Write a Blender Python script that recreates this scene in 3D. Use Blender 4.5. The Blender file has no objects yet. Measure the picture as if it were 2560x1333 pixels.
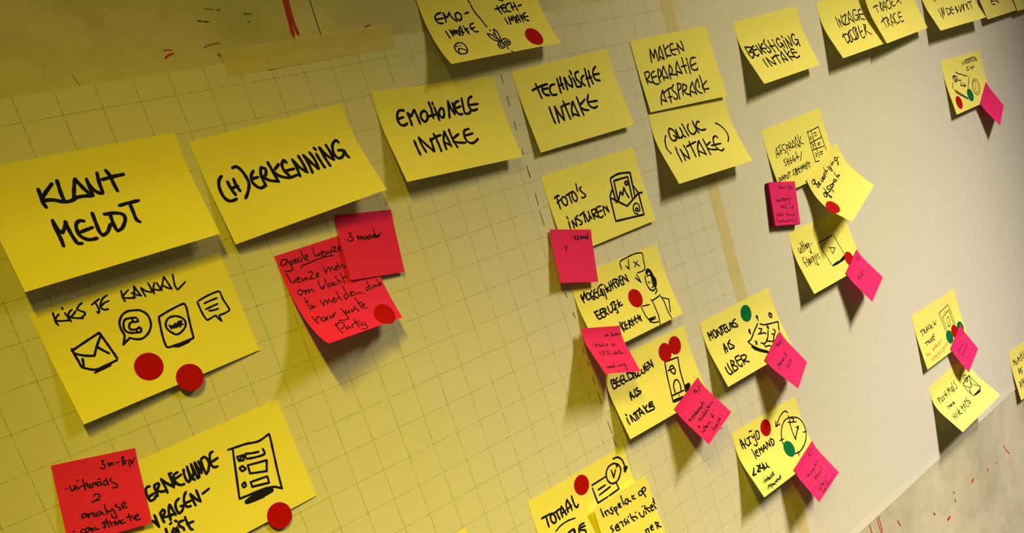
import bpy, math, random
from mathutils import Matrix, Vector
random.seed(7)
SC = bpy.context.scene
COL = SC.collection
MM = 0.001
ZO = 1.35            # height of the chart's reference line above the floor

# ------------------------------------------------------------------ camera
CAM = {"f":2221.3995098202267,"cy":972.9787121995932,"R":[[0.7248,0.302725,-0.618888],[-0.361622,0.931767,0.032261],[0.586425,0.20042,0.784817]],"C":[-12.39672,-3.66592,-24.21769]}        # fitted from the 25 mm squares printed on the flip-chart paper
cam = bpy.data.cameras.new('camera'); camo = bpy.data.objects.new('camera', cam); COL.objects.link(camo)
cam.sensor_fit = 'HORIZONTAL'; cam.sensor_width = 36.0
cam.lens = CAM['f'] / 2560 * 36.0
cam.shift_y = (CAM['cy'] - 666.5) / 2560
cam.clip_start = 0.01; cam.clip_end = 50
def g2w(v): return Vector((v[0], v[2], -v[1]))
R = CAM['R']
ax, ay, az = g2w(R[0]), -g2w(R[1]), -g2w(R[2])
M = Matrix((ax, ay, az)).transposed().to_4x4()
loc = g2w([c * 0.025 for c in CAM['C']]) + Vector((0, 0, ZO))
camo.matrix_world = Matrix.Translation(loc) @ M
SC.camera = camo

# ------------------------------------------------------------------ light
SC.view_settings.view_transform = 'Standard'
SC.view_settings.look = 'None'
SC.view_settings.gamma = 1.0
SC.view_settings.use_curve_mapping = False
SC.view_settings.exposure = 0.0
w = bpy.data.worlds.new('World'); SC.world = w; w.use_nodes = True
w.node_tree.nodes['Background'].inputs[0].default_value = (1.0, 0.82, 0.24, 1)
w.node_tree.nodes['Background'].inputs[1].default_value = 0.080

def area(name, pos, target, size, power, col, spread=180):
    l = bpy.data.lights.new(name, 'AREA'); l.shape = 'RECTANGLE'
    l.size, l.size_y = size; l.energy = power; l.color = col; l.spread = math.radians(spread)
    o = bpy.data.objects.new(name, l); COL.objects.link(o)
    p = Vector(pos) + Vector((0, 0, ZO)); t = Vector(target) + Vector((0, 0, ZO))
    d = (t - p).normalized()
    # long side of the fitting runs away from the wall (along Y)
    y = Vector((0, 1, 0)); y = (y - d * y.dot(d)).normalized(); x = y.cross(-d)
    o.matrix_world = Matrix.Translation(p) @ Matrix((x, y, -d)).transposed().to_4x4()
    return o
# two lamps inferred from the shadows, plus added right-hand lights shaping the brightness gradient
RIGHT = (1.4, -1.25, 0.95); LEFT = (-0.35, -1.0, 0.9)
def head(name, pos, target, col, base, spread):
    e = max(col) * 1.25; area(name, pos, target, (0.05, 0.6), base * e, [c * 1.25 / e for c in col], spread)
head('lamp_right_main', RIGHT, (0.4, 0, -0.9), (2.71, 2.38, 1.70), 1.5, 55)
head('added_light_right_low', RIGHT, (0.9, 0, -0.9), (0.98, 0.76, 0.72), 1.5, 45)  # added light without a known fixture, brightens the lower right
head('added_light_right_high', RIGHT, (0.3, 0, -0.2), (0.93, 0.70, 0.16), 1.5, 60)  # added warm light for the upper middle of the chart
head('lamp_left_main', LEFT, (0.1, 0, -0.9), (1.82, 1.33, 0.0), 1.5, 45)

# ------------------------------------------------------------------ materials
def mat(name, base, rough=0.8, trans=0.0, tcol=None, noise=0.0, nscale=200, spec=0.2, bump=0.0):
    m = bpy.data.materials.new(name); m.use_nodes = True
    nt = m.node_tree; b = nt.nodes['Principled BSDF']; out = nt.nodes['Material Output']
    b.inputs['Base Color'].default_value = (*base, 1); b.inputs['Roughness'].default_value = rough
    b.inputs['Specular IOR Level'].default_value = spec
    tc = nt.nodes.new('ShaderNodeTexCoord')
    if noise:
        n = nt.nodes.new('ShaderNodeTexNoise'); n.inputs['Scale'].default_value = nscale; n.inputs['Detail'].default_value = 5
        nt.links.new(tc.outputs['Object'], n.inputs['Vector'])
        mx = nt.nodes.new('ShaderNodeMix'); mx.data_type = 'RGBA'
        mx.inputs[6].default_value = (*[c * (1 - noise) for c in base], 1)
        mx.inputs[7].default_value = (*[min(1, c * (1 + noise * .6)) for c in base], 1)
        nt.links.new(n.outputs['Fac'], mx.inputs[0]); nt.links.new(mx.outputs[2], b.inputs['Base Color'])
        if bump:
            bp = nt.nodes.new('ShaderNodeBump'); bp.inputs['Strength'].default_value = bump; bp.inputs['Distance'].default_value = 0.0002
            nt.links.new(n.outputs['Fac'], bp.inputs['Height']); nt.links.new(bp.outputs['Normal'], b.inputs['Normal'])
    if trans:
        t = nt.nodes.new('ShaderNodeBsdfTranslucent'); t.inputs['Color'].default_value = (*(tcol or base), 1)
        ms = nt.nodes.new('ShaderNodeMixShader'); ms.inputs[0].default_value = trans
        nt.links.new(b.outputs[0], ms.inputs[1]); nt.links.new(t.outputs[0], ms.inputs[2]); nt.links.new(ms.outputs[0], out.inputs[0])
    return m
M_YEL = mat('yellow_note_paper', (0.89, 0.85, 0.225), 0.85, 0.08, (0.95, 0.85, 0.1), 0.03, 120, 0.15)
M_PNK = mat('pink_note_paper', (0.84, 0.026, 0.23), 0.8, 0.14, (0.95, 0.12, 0.15), 0.04, 150, 0.15)
M_PNKD = mat('pink_note_pad_edge', (0.28, 0.01, 0.06), 0.9)
M_INK = mat('black_marker_ink', (0.012, 0.013, 0.012), 0.9, noise=0.3, nscale=900, spec=0.05)
M_REDINK = mat('red_fineliner_ink', (0.75, 0.10, 0.02), 0.6)
M_RED = mat('red_sticker', (0.41, 0.003, 0.003), 0.8, spec=0.08, noise=0.05, nscale=400)
M_GRN = mat('green_sticker', (0.002, 0.14, 0.053), 0.8, spec=0.08, noise=0.05, nscale=400)
M_PAINT = mat('red_painted_line', (0.42, 0.025, 0.025), 0.6, noise=0.25, nscale=300)
M_BLKLINE = mat('thin_black_line', (0.02, 0.02, 0.02), 0.6)
M_GREENMARK = mat('green_fleck', (0.05, 0.14, 0.09), 0.6)
def fade(name, base, alpha):
    m = mat(name, base, 0.7); nt = m.node_tree; b = nt.nodes['Principled BSDF']
    n = nt.nodes.new('ShaderNodeTexNoise'); n.inputs['Scale'].default_value = 350; n.inputs['Detail'].default_value = 4
    tc = nt.nodes.new('ShaderNodeTexCoord'); nt.links.new(tc.outputs['Object'], n.inputs['Vector'])
    mr = nt.nodes.new('ShaderNodeMapRange'); mr.inputs[1].default_value = .35; mr.inputs[2].default_value = .65; mr.inputs[3].default_value = alpha * .35; mr.inputs[4].default_value = alpha
    nt.links.new(n.outputs['Fac'], mr.inputs[0]); nt.links.new(mr.outputs[0], b.inputs['Alpha'])
    return m
M_SMUDGE = fade('grey_smudge', (0.06, 0.065, 0.05), 0.6)
M_DARK = fade('dark_scuff', (0.02, 0.02, 0.02), 0.95)
M_FAINTRED = fade('faded_red', (0.35, 0.08, 0.05), 0.6)
M_REDMARK = fade('red_scuff', (0.55, 0.02, 0.02), 1.6)
M_TAPE = mat('masking_tape', (0.82, 0.75, 0.42), 0.6, noise=0.06, nscale=60, spec=0.3)
M_TAPE.node_tree.nodes['Principled BSDF'].inputs['Alpha'].default_value = 0.42

def paper_material(name, strength, seed):
    """white flip-chart paper with a printed grid of 25 mm squares (flat print)"""
    m = mat(name, (0.63, 0.62, 0.60), 0.75, 0.0, spec=0.25); nt = m.node_tree; b = nt.nodes['Principled BSDF']
    N, L = nt.nodes.new, nt.links.new
    tc = N('ShaderNodeTexCoord'); sp = N('ShaderNodeSeparateXYZ')
    wob = N('ShaderNodeTexNoise'); wob.inputs['Scale'].default_value = 14; wob.inputs['Detail'].default_value = 3
    L(tc.outputs['Object'], wob.inputs['Vector'])
    ws = N('ShaderNodeVectorMath'); ws.operation = 'MULTIPLY_ADD'; ws.inputs[1].default_value = (0.0011,) * 3
    sub = N('ShaderNodeVectorMath'); sub.operation = 'ADD'; sub.inputs[1].default_value = (-0.00055,) * 3
    L(wob.outputs['Color'], ws.inputs[0]); L(tc.outputs['Object'], ws.inputs[2]); L(ws.outputs[0], sub.inputs[0]); L(sub.outputs[0], sp.inputs[0])
    brk = N('ShaderNodeTexNoise'); brk.inputs['Scale'].default_value = 260; brk.inputs['Detail'].default_value = 4
    L(tc.outputs['Object'], brk.inputs['Vector'])
    def M2(op, a, c=None):
        n = N('ShaderNodeMath'); n.operation = op
        for i, v in enumerate((a, c)):
            if v is None: continue
            if isinstance(v, (int, float)): n.inputs[i].default_value = v
            else: L(v, n.inputs[i])
        return n.outputs[0]
    def line(coord, off, half):
        t = M2('FRACT', M2('ADD', M2('DIVIDE', M2('ADD', coord, off * MM), 0.025), 0.5))
        d = M2('MULTIPLY', M2('ABSOLUTE', M2('SUBTRACT', t, 0.5)), 0.025)
        r = N('ShaderNodeMapRange'); r.interpolation_type = 'SMOOTHSTEP'
        r.inputs[1].default_value = half * .4; r.inputs[2].default_value = half; r.inputs[3].default_value = 1; r.inputs[4].default_value = 0
        L(d, r.inputs[0]); return r.outputs[0]
    br = N('ShaderNodeMapRange'); br.inputs[1].default_value = .38; br.inputs[2].default_value = .58; br.inputs[3].default_value = .3; br.inputs[4].default_value = 1
    L(brk.outputs['Fac'], br.inputs[0])
    g = M2('MAXIMUM', line(sp.outputs['X'], 0, 0.00034), line(sp.outputs['Z'], 0, 0.00030))
    g = M2('MULTIPLY', M2('MULTIPLY', g, br.outputs[0]), strength)
    soft = N('ShaderNodeTexNoise'); soft.inputs['Scale'].default_value = 5; soft.inputs['Detail'].default_value = 6
    L(tc.outputs['Object'], soft.inputs['Vector'])
    c0 = N('ShaderNodeMix'); c0.data_type = 'RGBA'; c0.inputs[6].default_value = (0.616, 0.612, 0.592, 1); c0.inputs[7].default_value = (0.656, 0.652, 0.632, 1)
    L(soft.outputs['Fac'], c0.inputs[0])
    mx = N('ShaderNodeMix'); mx.data_type = 'RGBA'; mx.inputs[7].default_value = (0.13, 0.16, 0.10, 1)
    L(c0.outputs[2], mx.inputs[6]); L(g, mx.inputs[0]); L(mx.outputs[2], b.inputs['Base Color'])
    return m
M_PAPER_L = paper_material('grid_paper_left', 0.72, 1)
M_PAPER_R = paper_material('grid_paper_right', 0.24, 2)

def wall_material():
    m = mat('painted_concrete', (0.5, 0.47, 0.38), 0.7, spec=0.3); nt = m.node_tree; b = nt.nodes['Principled BSDF']
    N, L = nt.nodes.new, nt.links.new
    tc = N('ShaderNodeTexCoord')
    def noise(s, d, r=.55):
        n = N('ShaderNodeTexNoise'); n.inputs['Scale'].default_value = s; n.inputs['Detail'].default_value = d; n.inputs['Roughness'].default_value = r
        L(tc.outputs['Object'], n.inputs['Vector']); return n.outputs['Fac']
    big, mid, fine = noise(7, 6), noise(30, 8, .65), noise(400, 4)
    cr = N('ShaderNodeValToRGB'); cr.color_ramp.elements[0].position = .36; cr.color_ramp.elements[0].color = (0.45, 0.435, 0.34, 1)
    cr.color_ramp.elements[1].position = .64; cr.color_ramp.elements[1].color = (0.61, 0.585, 0.475, 1)
    e = cr.color_ramp.elements.new(.5); e.color = (0.55, 0.525, 0.425, 1)
    L(big, cr.inputs[0])
    cm = N('ShaderNodeValToRGB'); cm.color_ramp.elements[0].position = .30; cm.color_ramp.elements[0].color = (0.78, 0.78, 0.74, 1)
    cm.color_ramp.elements[1].position = .52; cm.color_ramp.elements[1].color = (1, 1, 1, 1)
    L(mid, cm.inputs[0])
    mu = N('ShaderNodeMix'); mu.data_type = 'RGBA'; mu.blend_type = 'MULTIPLY'; mu.inputs[0].default_value = .8
    L(cr.outputs[0], mu.inputs[6]); L(cm.outputs[0], mu.inputs[7]); L(mu.outputs[2], b.inputs['Base Color'])
    bp = N('ShaderNodeBump'); bp.inputs['Strength'].default_value = .12; bp.inputs['Distance'].default_value = 0.0006
    L(fine, bp.inputs['Height']); L(bp.outputs[0], b.inputs['Normal'])
    return m
M_WALL = wall_material()

# ------------------------------------------------------------------ helpers
def link_mesh(name, V, F, m, parent=None, smooth=False, origin=None):
    me = bpy.data.meshes.new(name)
    if origin is not None: V = [(x - origin[0], y - origin[1], z - origin[2]) for x, y, z in V]
    me.from_pydata(V, [], F); me.materials.append(m); me.update()
    if smooth: me.polygons.foreach_set('use_smooth', [True] * len(F))
    o = bpy.data.objects.new(name, me); COL.objects.link(o)
    if origin is not None and parent is None: o.location = origin
    if parent: o.parent = parent
    return o
def tag(o, label=None, cat=None, group=None, kind=None):
    if label: o['label'] = label
    if cat: o['category'] = cat
    if group: o['group'] = group
    if kind: o['kind'] = kind
    return o
def W3(x, z, h): return (x * MM, -h * MM, z * MM + ZO)       # wall millimetres -> world

NV = 20
class Note:
    """a sheet gummed along its top edge, its free end curling off the wall"""
    def __init__(s, d):
        s.d = d; s.w, s.len = d['w'], d['len']; s.o = d['o']
        s.e = (math.cos(d['a']), math.sin(d['a'])); s.dn = (s.e[1], -s.e[0])
        s.D = []; s.H = []
        for side in (0, 1):
            a, b = d['pw']      # gummed flat until a, bending until b, straight after
            f = lambda v: 0 if v < a else ((v - a) ** 2 / (2 * (b - a)) if v < b else (b - a) / 2 + v - b)
            hs = [d['h'][side] * f(i / NV) / f(1) for i in range(NV + 1)]
            ds = [0.0]
            for i in range(NV):
                q = s.len / NV; dh = hs[i + 1] - hs[i]; ds.append(ds[-1] + math.sqrt(max(q * q - dh * dh, (.3 * q) ** 2)))
            s.D.append([x * d['k'][side] for x in ds]); s.H.append(hs)
    def _i(s, a, v):
        if v <= 0: return a[0] + (a[1] - a[0]) * NV * v
        if v >= 1: return a[-1] + (a[-1] - a[-2]) * NV * (v - 1)
        t = v * NV; i = min(int(t), NV - 1); return a[i] + (a[i + 1] - a[i]) * (t - i)
    def at(s, x, y, off=0.0):
        u, v = x / s.w, y / s.len
        D = s._i(s.D[0], v) * (1 - u) + s._i(s.D[1], v) * u
        H = (s.d['z'][0] + s._i(s.H[0], v)) * (1 - u) + (s.d['z'][1] + s._i(s.H[1], v)) * u
        return W3(s.o[0] + s.e[0] * x + s.dn[0] * D, s.o[1] + s.e[1] * x + s.dn[1] * D, H + off)

def sheet_mesh(P, w, l, nx, ny, th):
    """closed thin sheet: P(x, y, off) -> point"""
    V = []; F = []
    for off in (0, -th):
        for j in range(ny + 1):
            for i in range(nx + 1): V.append(P(w * i / nx, l * j / ny, off))
    n = (nx + 1) * (ny + 1)
    for j in range(ny):
        for i in range(nx):
            a = j * (nx + 1) + i; b = a + 1; c = a + nx + 2; d = a + nx + 1
            F.append((a, d, c, b)); F.append((n + a, n + b, n + c, n + d))
    rim = [i for i in range(nx + 1)] + [j * (nx + 1) + nx for j in range(1, ny + 1)] + [ny * (nx + 1) + i for i in range(nx - 1, -1, -1)] + [j * (nx + 1) for j in range(ny - 1, 0, -1)]
    for k in range(len(rim)):
        a, b = rim[k], rim[(k + 1) % len(rim)]; F.append((a, b, n + b, n + a))
    return V, F

def parse(t):
    out = []
    for st in t.split(';'):
        if not st: continue
        pl = st[0] == '|'; out.append((pl, [tuple(float(q) for q in c.split(',')) for c in st.lstrip('|').split()]))
    return out
def smooth_pts(p, pl):
    if len(p) == 1: return [(p[0][0] - .2, p[0][1]), (p[0][0] + .2, p[0][1])]
    q = [p[0]]
    for i in range(len(p) - 1):
        a = p[i - 1] if i else p[0]; b = p[i]; c = p[i + 1]; d = p[i + 2] if i + 2 < len(p) else c
        L = math.dist(b, c); n = max(4, min(8, int(L / 1.2) + 1)) if not pl else max(1, int(L / 5) + 1)
        def tangent(p0, p1, p2):     # cardinal spline tangent, slackened at sharp pen corners
            d0, d1 = math.dist(p0, p1), math.dist(p1, p2)
            if d0 < 1e-6 or d1 < 1e-6: return (.4 * (p2[0] - p0[0]), .4 * (p2[1] - p0[1]))
            cs = ((p1[0]-p0[0]) * (p2[0]-p1[0]) + (p1[1]-p0[1]) * (p2[1]-p1[1])) / (d0 * d1)
            k = (.25 if cs < -.1 else 1.0 if cs > .3 else .25 + .75 * (cs + .1) / .4) * L / (d0 + d1)
            return (k * (p2[0] - p0[0]), k * (p2[1] - p0[1]))
        m0, m1 = tangent(a, b, c), tangent(b, c, d)
        if i == 0: m0 = (.5 * (c[0] - b[0]), .5 * (c[1] - b[1]))
        if i == len(p) - 2: m1 = (.5 * (c[0] - b[0]), .5 * (c[1] - b[1]))
        for k in range(1, n + 1):
            t = k / n
            if pl: q.append((b[0] + (c[0] - b[0]) * t, b[1] + (c[1] - b[1]) * t))
            else:
                h0, h1, h2, h3 = 2*t**3-3*t*t+1, t**3-2*t*t+t, -2*t**3+3*t*t, t**3-t*t
                q.append(tuple(h0*b[j] + h1*m0[j] + h2*c[j] + h3*m1[j] for j in (0, 1)))
    r = [q[0]]
    for x in q[1:]:
        if math.dist(x, r[-1]) > 0.05: r.append(x)
    if len(r) == 1: r.append((r[0][0] + .2, r[0][1]))
    return r
def ribbons(P, strokes, width, off):
    """pen strokes as flat ribbons lying on a surface P(x, y, off)"""
    V = []; F = []; hw = width / 2; lift = 0
    for pl, pts in strokes:
        q = smooth_pts(pts, pl); n = len(q); ph = random.random() * 6; lift = (lift + 1) % 7; o = off + lift * .004
        ws = [hw * (1 + .07 * math.sin(ph + i * .9)) * (.88 if i in (0, n - 1) else 1) for i in range(n)]
        def disc(c, r):
            k = 12; b0 = len(V)
            for j in range(k):
                a = 2 * math.pi * j / k; V.append(P(c[0] + r * math.cos(a), c[1] + r * math.sin(a), o + .0025 * (1 + len(F) % 3)))
            F.append(tuple(range(b0 + k - 1, b0 - 1, -1)))
        disc(q[0], ws[0]); disc(q[-1], ws[-1])
        dirs = []
        for i in range(n - 1):
            dx, dy = q[i+1][0] - q[i][0], q[i+1][1] - q[i][1]; l = math.hypot(dx, dy); dirs.append((dx / l, dy / l))
        prev = None
        for i in range(n):
            a = dirs[max(0, i - 1)]; b = dirs[min(i, n - 2)]
            c = a[0] * b[0] + a[1] * b[1]
            if c < .75 and 0 < i < n - 1:      # sharp turn: close this run, round joint, start anew
                V.append(P(q[i][0] - a[1] * ws[i], q[i][1] + a[0] * ws[i], o)); V.append(P(q[i][0] + a[1] * ws[i], q[i][1] - a[0] * ws[i], o))
                k = len(V) - 2; F.append((prev, k, k + 1, prev + 1))
                disc(q[i], ws[i])
                V.append(P(q[i][0] - b[1] * ws[i], q[i][1] + b[0] * ws[i], o)); V.append(P(q[i][0] + b[1] * ws[i], q[i][1] - b[0] * ws[i], o))
                prev = len(V) - 2; continue
            mx, my = a[0] + b[0], a[1] + b[1]; l = math.hypot(mx, my); mx /= l; my /= l; s = ws[i] / max(.8, mx * a[0] + my * a[1])
            V.append(P(q[i][0] - my * s, q[i][1] + mx * s, o)); V.append(P(q[i][0] + my * s, q[i][1] - mx * s, o))
            k = len(V) - 2
            if prev is not None: F.append((prev, k, k + 1, prev + 1))
            prev = k
    return V, F

# ------------------------------------------------------------------ the setting
def slab(name, x0, x1, z0, z1, y0, y1, m, **kw):
    V = [(x, y, z) for x in (x0, x1) for y in (y0, y1) for z in (z0, z1)]
    F = [(0, 1, 3, 2), (4, 6, 7, 5), (0, 4, 5, 1), (2, 3, 7, 6), (0, 2, 6, 4), (1, 5, 7, 3)]
    return link_mesh(name, V, F, m, **kw)
wall = slab('wall_back', -2.5, 4.5, 0.0, 2.75, 0.0004, 0.16, M_WALL); tag(wall, kind='structure', label='grubby beige painted wall with red and black pen marks')
floor = slab('floor', -2.5, 4.5, -0.1, 0.0, -4.0, 0.16, mat('grey_linoleum', (0.22, 0.20, 0.17), 0.5, noise=.15, nscale=8)); tag(floor, kind='structure')

MARKS = [["red",3.0,[[54.5,278.9],[53.2,265.4],[51.9,252.4]]],["red",2.6,[[56.9,278.7],[55.6,263.6],[56.1,252.8]]],["red faint",2.2,[[52.0,250.6],[52.1,246.6]]],["black",0.7,[[75.4,275.3],[74.9,262.2],[74.9,249.9]]],["black faint",0.7,[[75.0,249.5],[74.6,233.1]]],["smudge",1.4,[[-7.4,278.1],[-2.6,276.9]]],["smudge",1.2,[[-0.1,276.6],[2.4,276.1]]],["dark",1.1,[[-16.2,270.9],[-12.2,269.8],[-8.7,269.2]]],["smudge",1.6,[[19.6,271.7],[25.2,270.7]]],["smudge",1.2,[[20.1,266.0],[21.7,266.0]]],["smudge",1.4,[[-18.5,253.3],[-11.7,254.3],[-6.4,254.3]]],["smudge",2,[[-10.5,246.9],[-8.9,245.6]]],["smudge",1.2,[[115.3,250.6],[121.5,251.8]]],["smudge",2,[[115.5,247.5],[113.1,243.9]]],["smudge",2.2,[[129.5,233.2],[133.2,232.7]]],["redmark",0.9,[[-47.0,254.5],[-44.3,254.8],[-41.6,254.1]]],["redmark",1.3,[[-48.0,249.9],[-44.8,251.4],[-41.6,252.0]]],["faint",0.8,[[-110.5,248.4],[-108.5,241.3]]],["red",1.9,[[611.1,-425.4],[613.0,-442.8]]],["red",1.7,[[629.8,-425.2],[632.9,-452.9]]],["red",1.7,[[635.3,-426.1],[636.0,-454.5]]],["redmark",1.9,[[1005.0,-490.5],[1009.1,-500.1],[1018.7,-510.0]]],["redmark",3.6,[[940.1,-499.6],[939.8,-503.7]]],["redmark",3.8,[[891.6,-494.6],[886.3,-497.6]]],["redmark",3.8,[[805.1,-513.4],[797.6,-514.1]]],["redmark",2.4,[[675.5,-455.0],[679.0,-463.8]]],["green",2,[[829.2,-485.3],[830.7,-489.2]]],["green",2.6,[[828.2,-497.6],[829.9,-501.9]]],["green",3,[[765.5,-488.7],[768.3,-491.5]]],["dark",1.8,[[970.8,-504.6],[972.7,-505.8]]],["papermark",0.42,[[22.0,230.9],[38.7,231.3],[49.0,231.5],[74.5,231.8],[93.7,232.1]]],["papermark",0.9,[[389.0,-204.3],[392.6,-204.4]]]]
MK = {'red': ('painted_line', M_PAINT), 'red faint': ('painted_line', M_FAINTRED), 'black': ('drawn_line', M_BLKLINE), 'black faint': ('drawn_line', M_SMUDGE),
      'smudge': ('scuff', M_SMUDGE), 'dark': ('scuff', M_DARK), 'redmark': ('pen_fleck', M_REDMARK), 'green': ('pen_fleck', M_GREENMARK), 'faint': ('scuff', M_SMUDGE)}
def flat(off0): return lambda x, y, off: W3(x, y, off0 + off)
for kind, wd, pts in MARKS:
    if kind == 'papermark': continue
    nm, mt = MK[kind]
    o0 = 0.05 if kind in ('red faint', 'black faint') else -0.36
    V, F = ribbons(flat(o0), [(len(pts) < 3, [tuple(p) for p in pts])], wd, 0.03 + .01 * (MARKS.index([kind, wd, pts]) % 3))
    link_mesh(nm, V, F, mt, wall)

# ------------------------------------------------------------------ flip-chart paper and tape
SEAM = 482.0
def sheet(name, x0, x1, ztop, zbot, m, label, lift, base):
    def P(x, y, off):
        v = y / (ztop - zbot); h = lift * max(0, (v - .985) / .015) ** 2
        return W3(x0 + x, ztop - y, base + h + off)
    V, F = sheet_mesh(P, x1 - x0, ztop - zbot, 24, 60, 0.12)
    o = link_mesh(name, V, F, m, origin=(0, 0, ZO))
    return tag(o, label, 'paper', 'taped-up sheets of grid paper')
left = sheet('grid_paper_sheet', -700, SEAM, 240.5, -426, M_PAPER_L, 'sheet of squared flip-chart paper left of the vertical tape seam', 0.8, 0.0)
right = sheet('grid_paper_sheet', SEAM - 4, 1480, 240.5, -427, M_PAPER_R, 'fainter squared flip-chart paper sheet right of the vertical tape seam', 0.8, 0.05)
DASH = [[[236.8,195.1],[236.6,187.3]],[[236.0,176.1],[235.7,167.4]],[[235.4,154.1],[235.3,146.4]],[[235.2,129.1],[234.5,124.4]],[[234.3,114.9],[234.7,102.9]],[[234.3,109.9],[234.7,102.9]],[[234.7,89.5],[234.0,78.2]],[[233.5,73.1],[233.9,59.6]],[[234.2,48.7],[234.1,40.1]],[[233.8,-3.3],[235.2,-9.1]],[[236.4,-23.6],[237.1,-28.9]],[[235.5,-45.2],[235.3,-48.8]],[[234.9,-57.0],[234.4,-63.9]],[[235.8,-70.8],[235.7,-75.8]],[[236.4,-86.9],[236.7,-94.9]],[[237.1,-102.6],[237.4,-114.8]],[[238.1,-133.1],[238.9,-145.7]],[[238.6,-149.9],[239.4,-159.2]],[[238.8,-152.2],[239.8,-159.7]]]
for a, b in DASH:      # every pen dash is a part of the sheet
    v_, f_ = ribbons(flat(0.06), [(True, [tuple(a), tuple(b)])], 0.78, 0.02)
    link_mesh('pen_dash', [(x, y, z - ZO) for x, y, z in v_], f_, M_BLKLINE, left)
for kind, wd, pts in MARKS:
    if kind == 'papermark':
        v_, f_ = ribbons(flat(0.06), [(True, [tuple(p) for p in pts])], wd, 0.02)
        link_mesh('pen_fleck', [(x, y, z - ZO) for x, y, z in v_], f_, M_BLKLINE, left)

def tape(x0, z0, x1, z1, width, label, base=0.16):
    L = math.dist((x0, z0), (x1, z1)); e = ((x1 - x0) / L, (z1 - z0) / L); n = (-e[1], e[0]); r = random.Random(int(L))
    K = max(6, int(L / 6)); jit = [(r.uniform(-.35, .35), r.uniform(-.35, .35)) for _ in range(K + 1)]
    def P(x, y, off):
        i = min(K, round(x / L * K)); s = y / width - .5
        j = jit[i][0] if s < 0 else jit[i][1]
        d = s * width + j
        xe = x + (r.uniform(-.6, .6) if i in (0, K) else 0)
        return W3(x0 + e[0] * xe + n[0] * d, z0 + e[1] * xe + n[1] * d, base + off)
    V, F = sheet_mesh(P, L, width, K, 4, 0.05)
    o = link_mesh('masking_tape', V, F, M_TAPE, origin=(x0 * MM, 0, z0 * MM + ZO)); return tag(o, label, 'tape', 'strips of masking tape holding the paper')
tape(-9, 240, 138, 240.5, 18, 'yellowed masking tape strip along the top edge of the left sheet')
tape(484, 262, 480, -60, 18.5, 'upper vertical masking tape strip over the seam, behind the cut-off header notes')
tape(480.3, -52, 482, -431, 19.5, 'lower vertical masking tape strip over the seam, reaching the bottom edge', 0.17)

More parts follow.
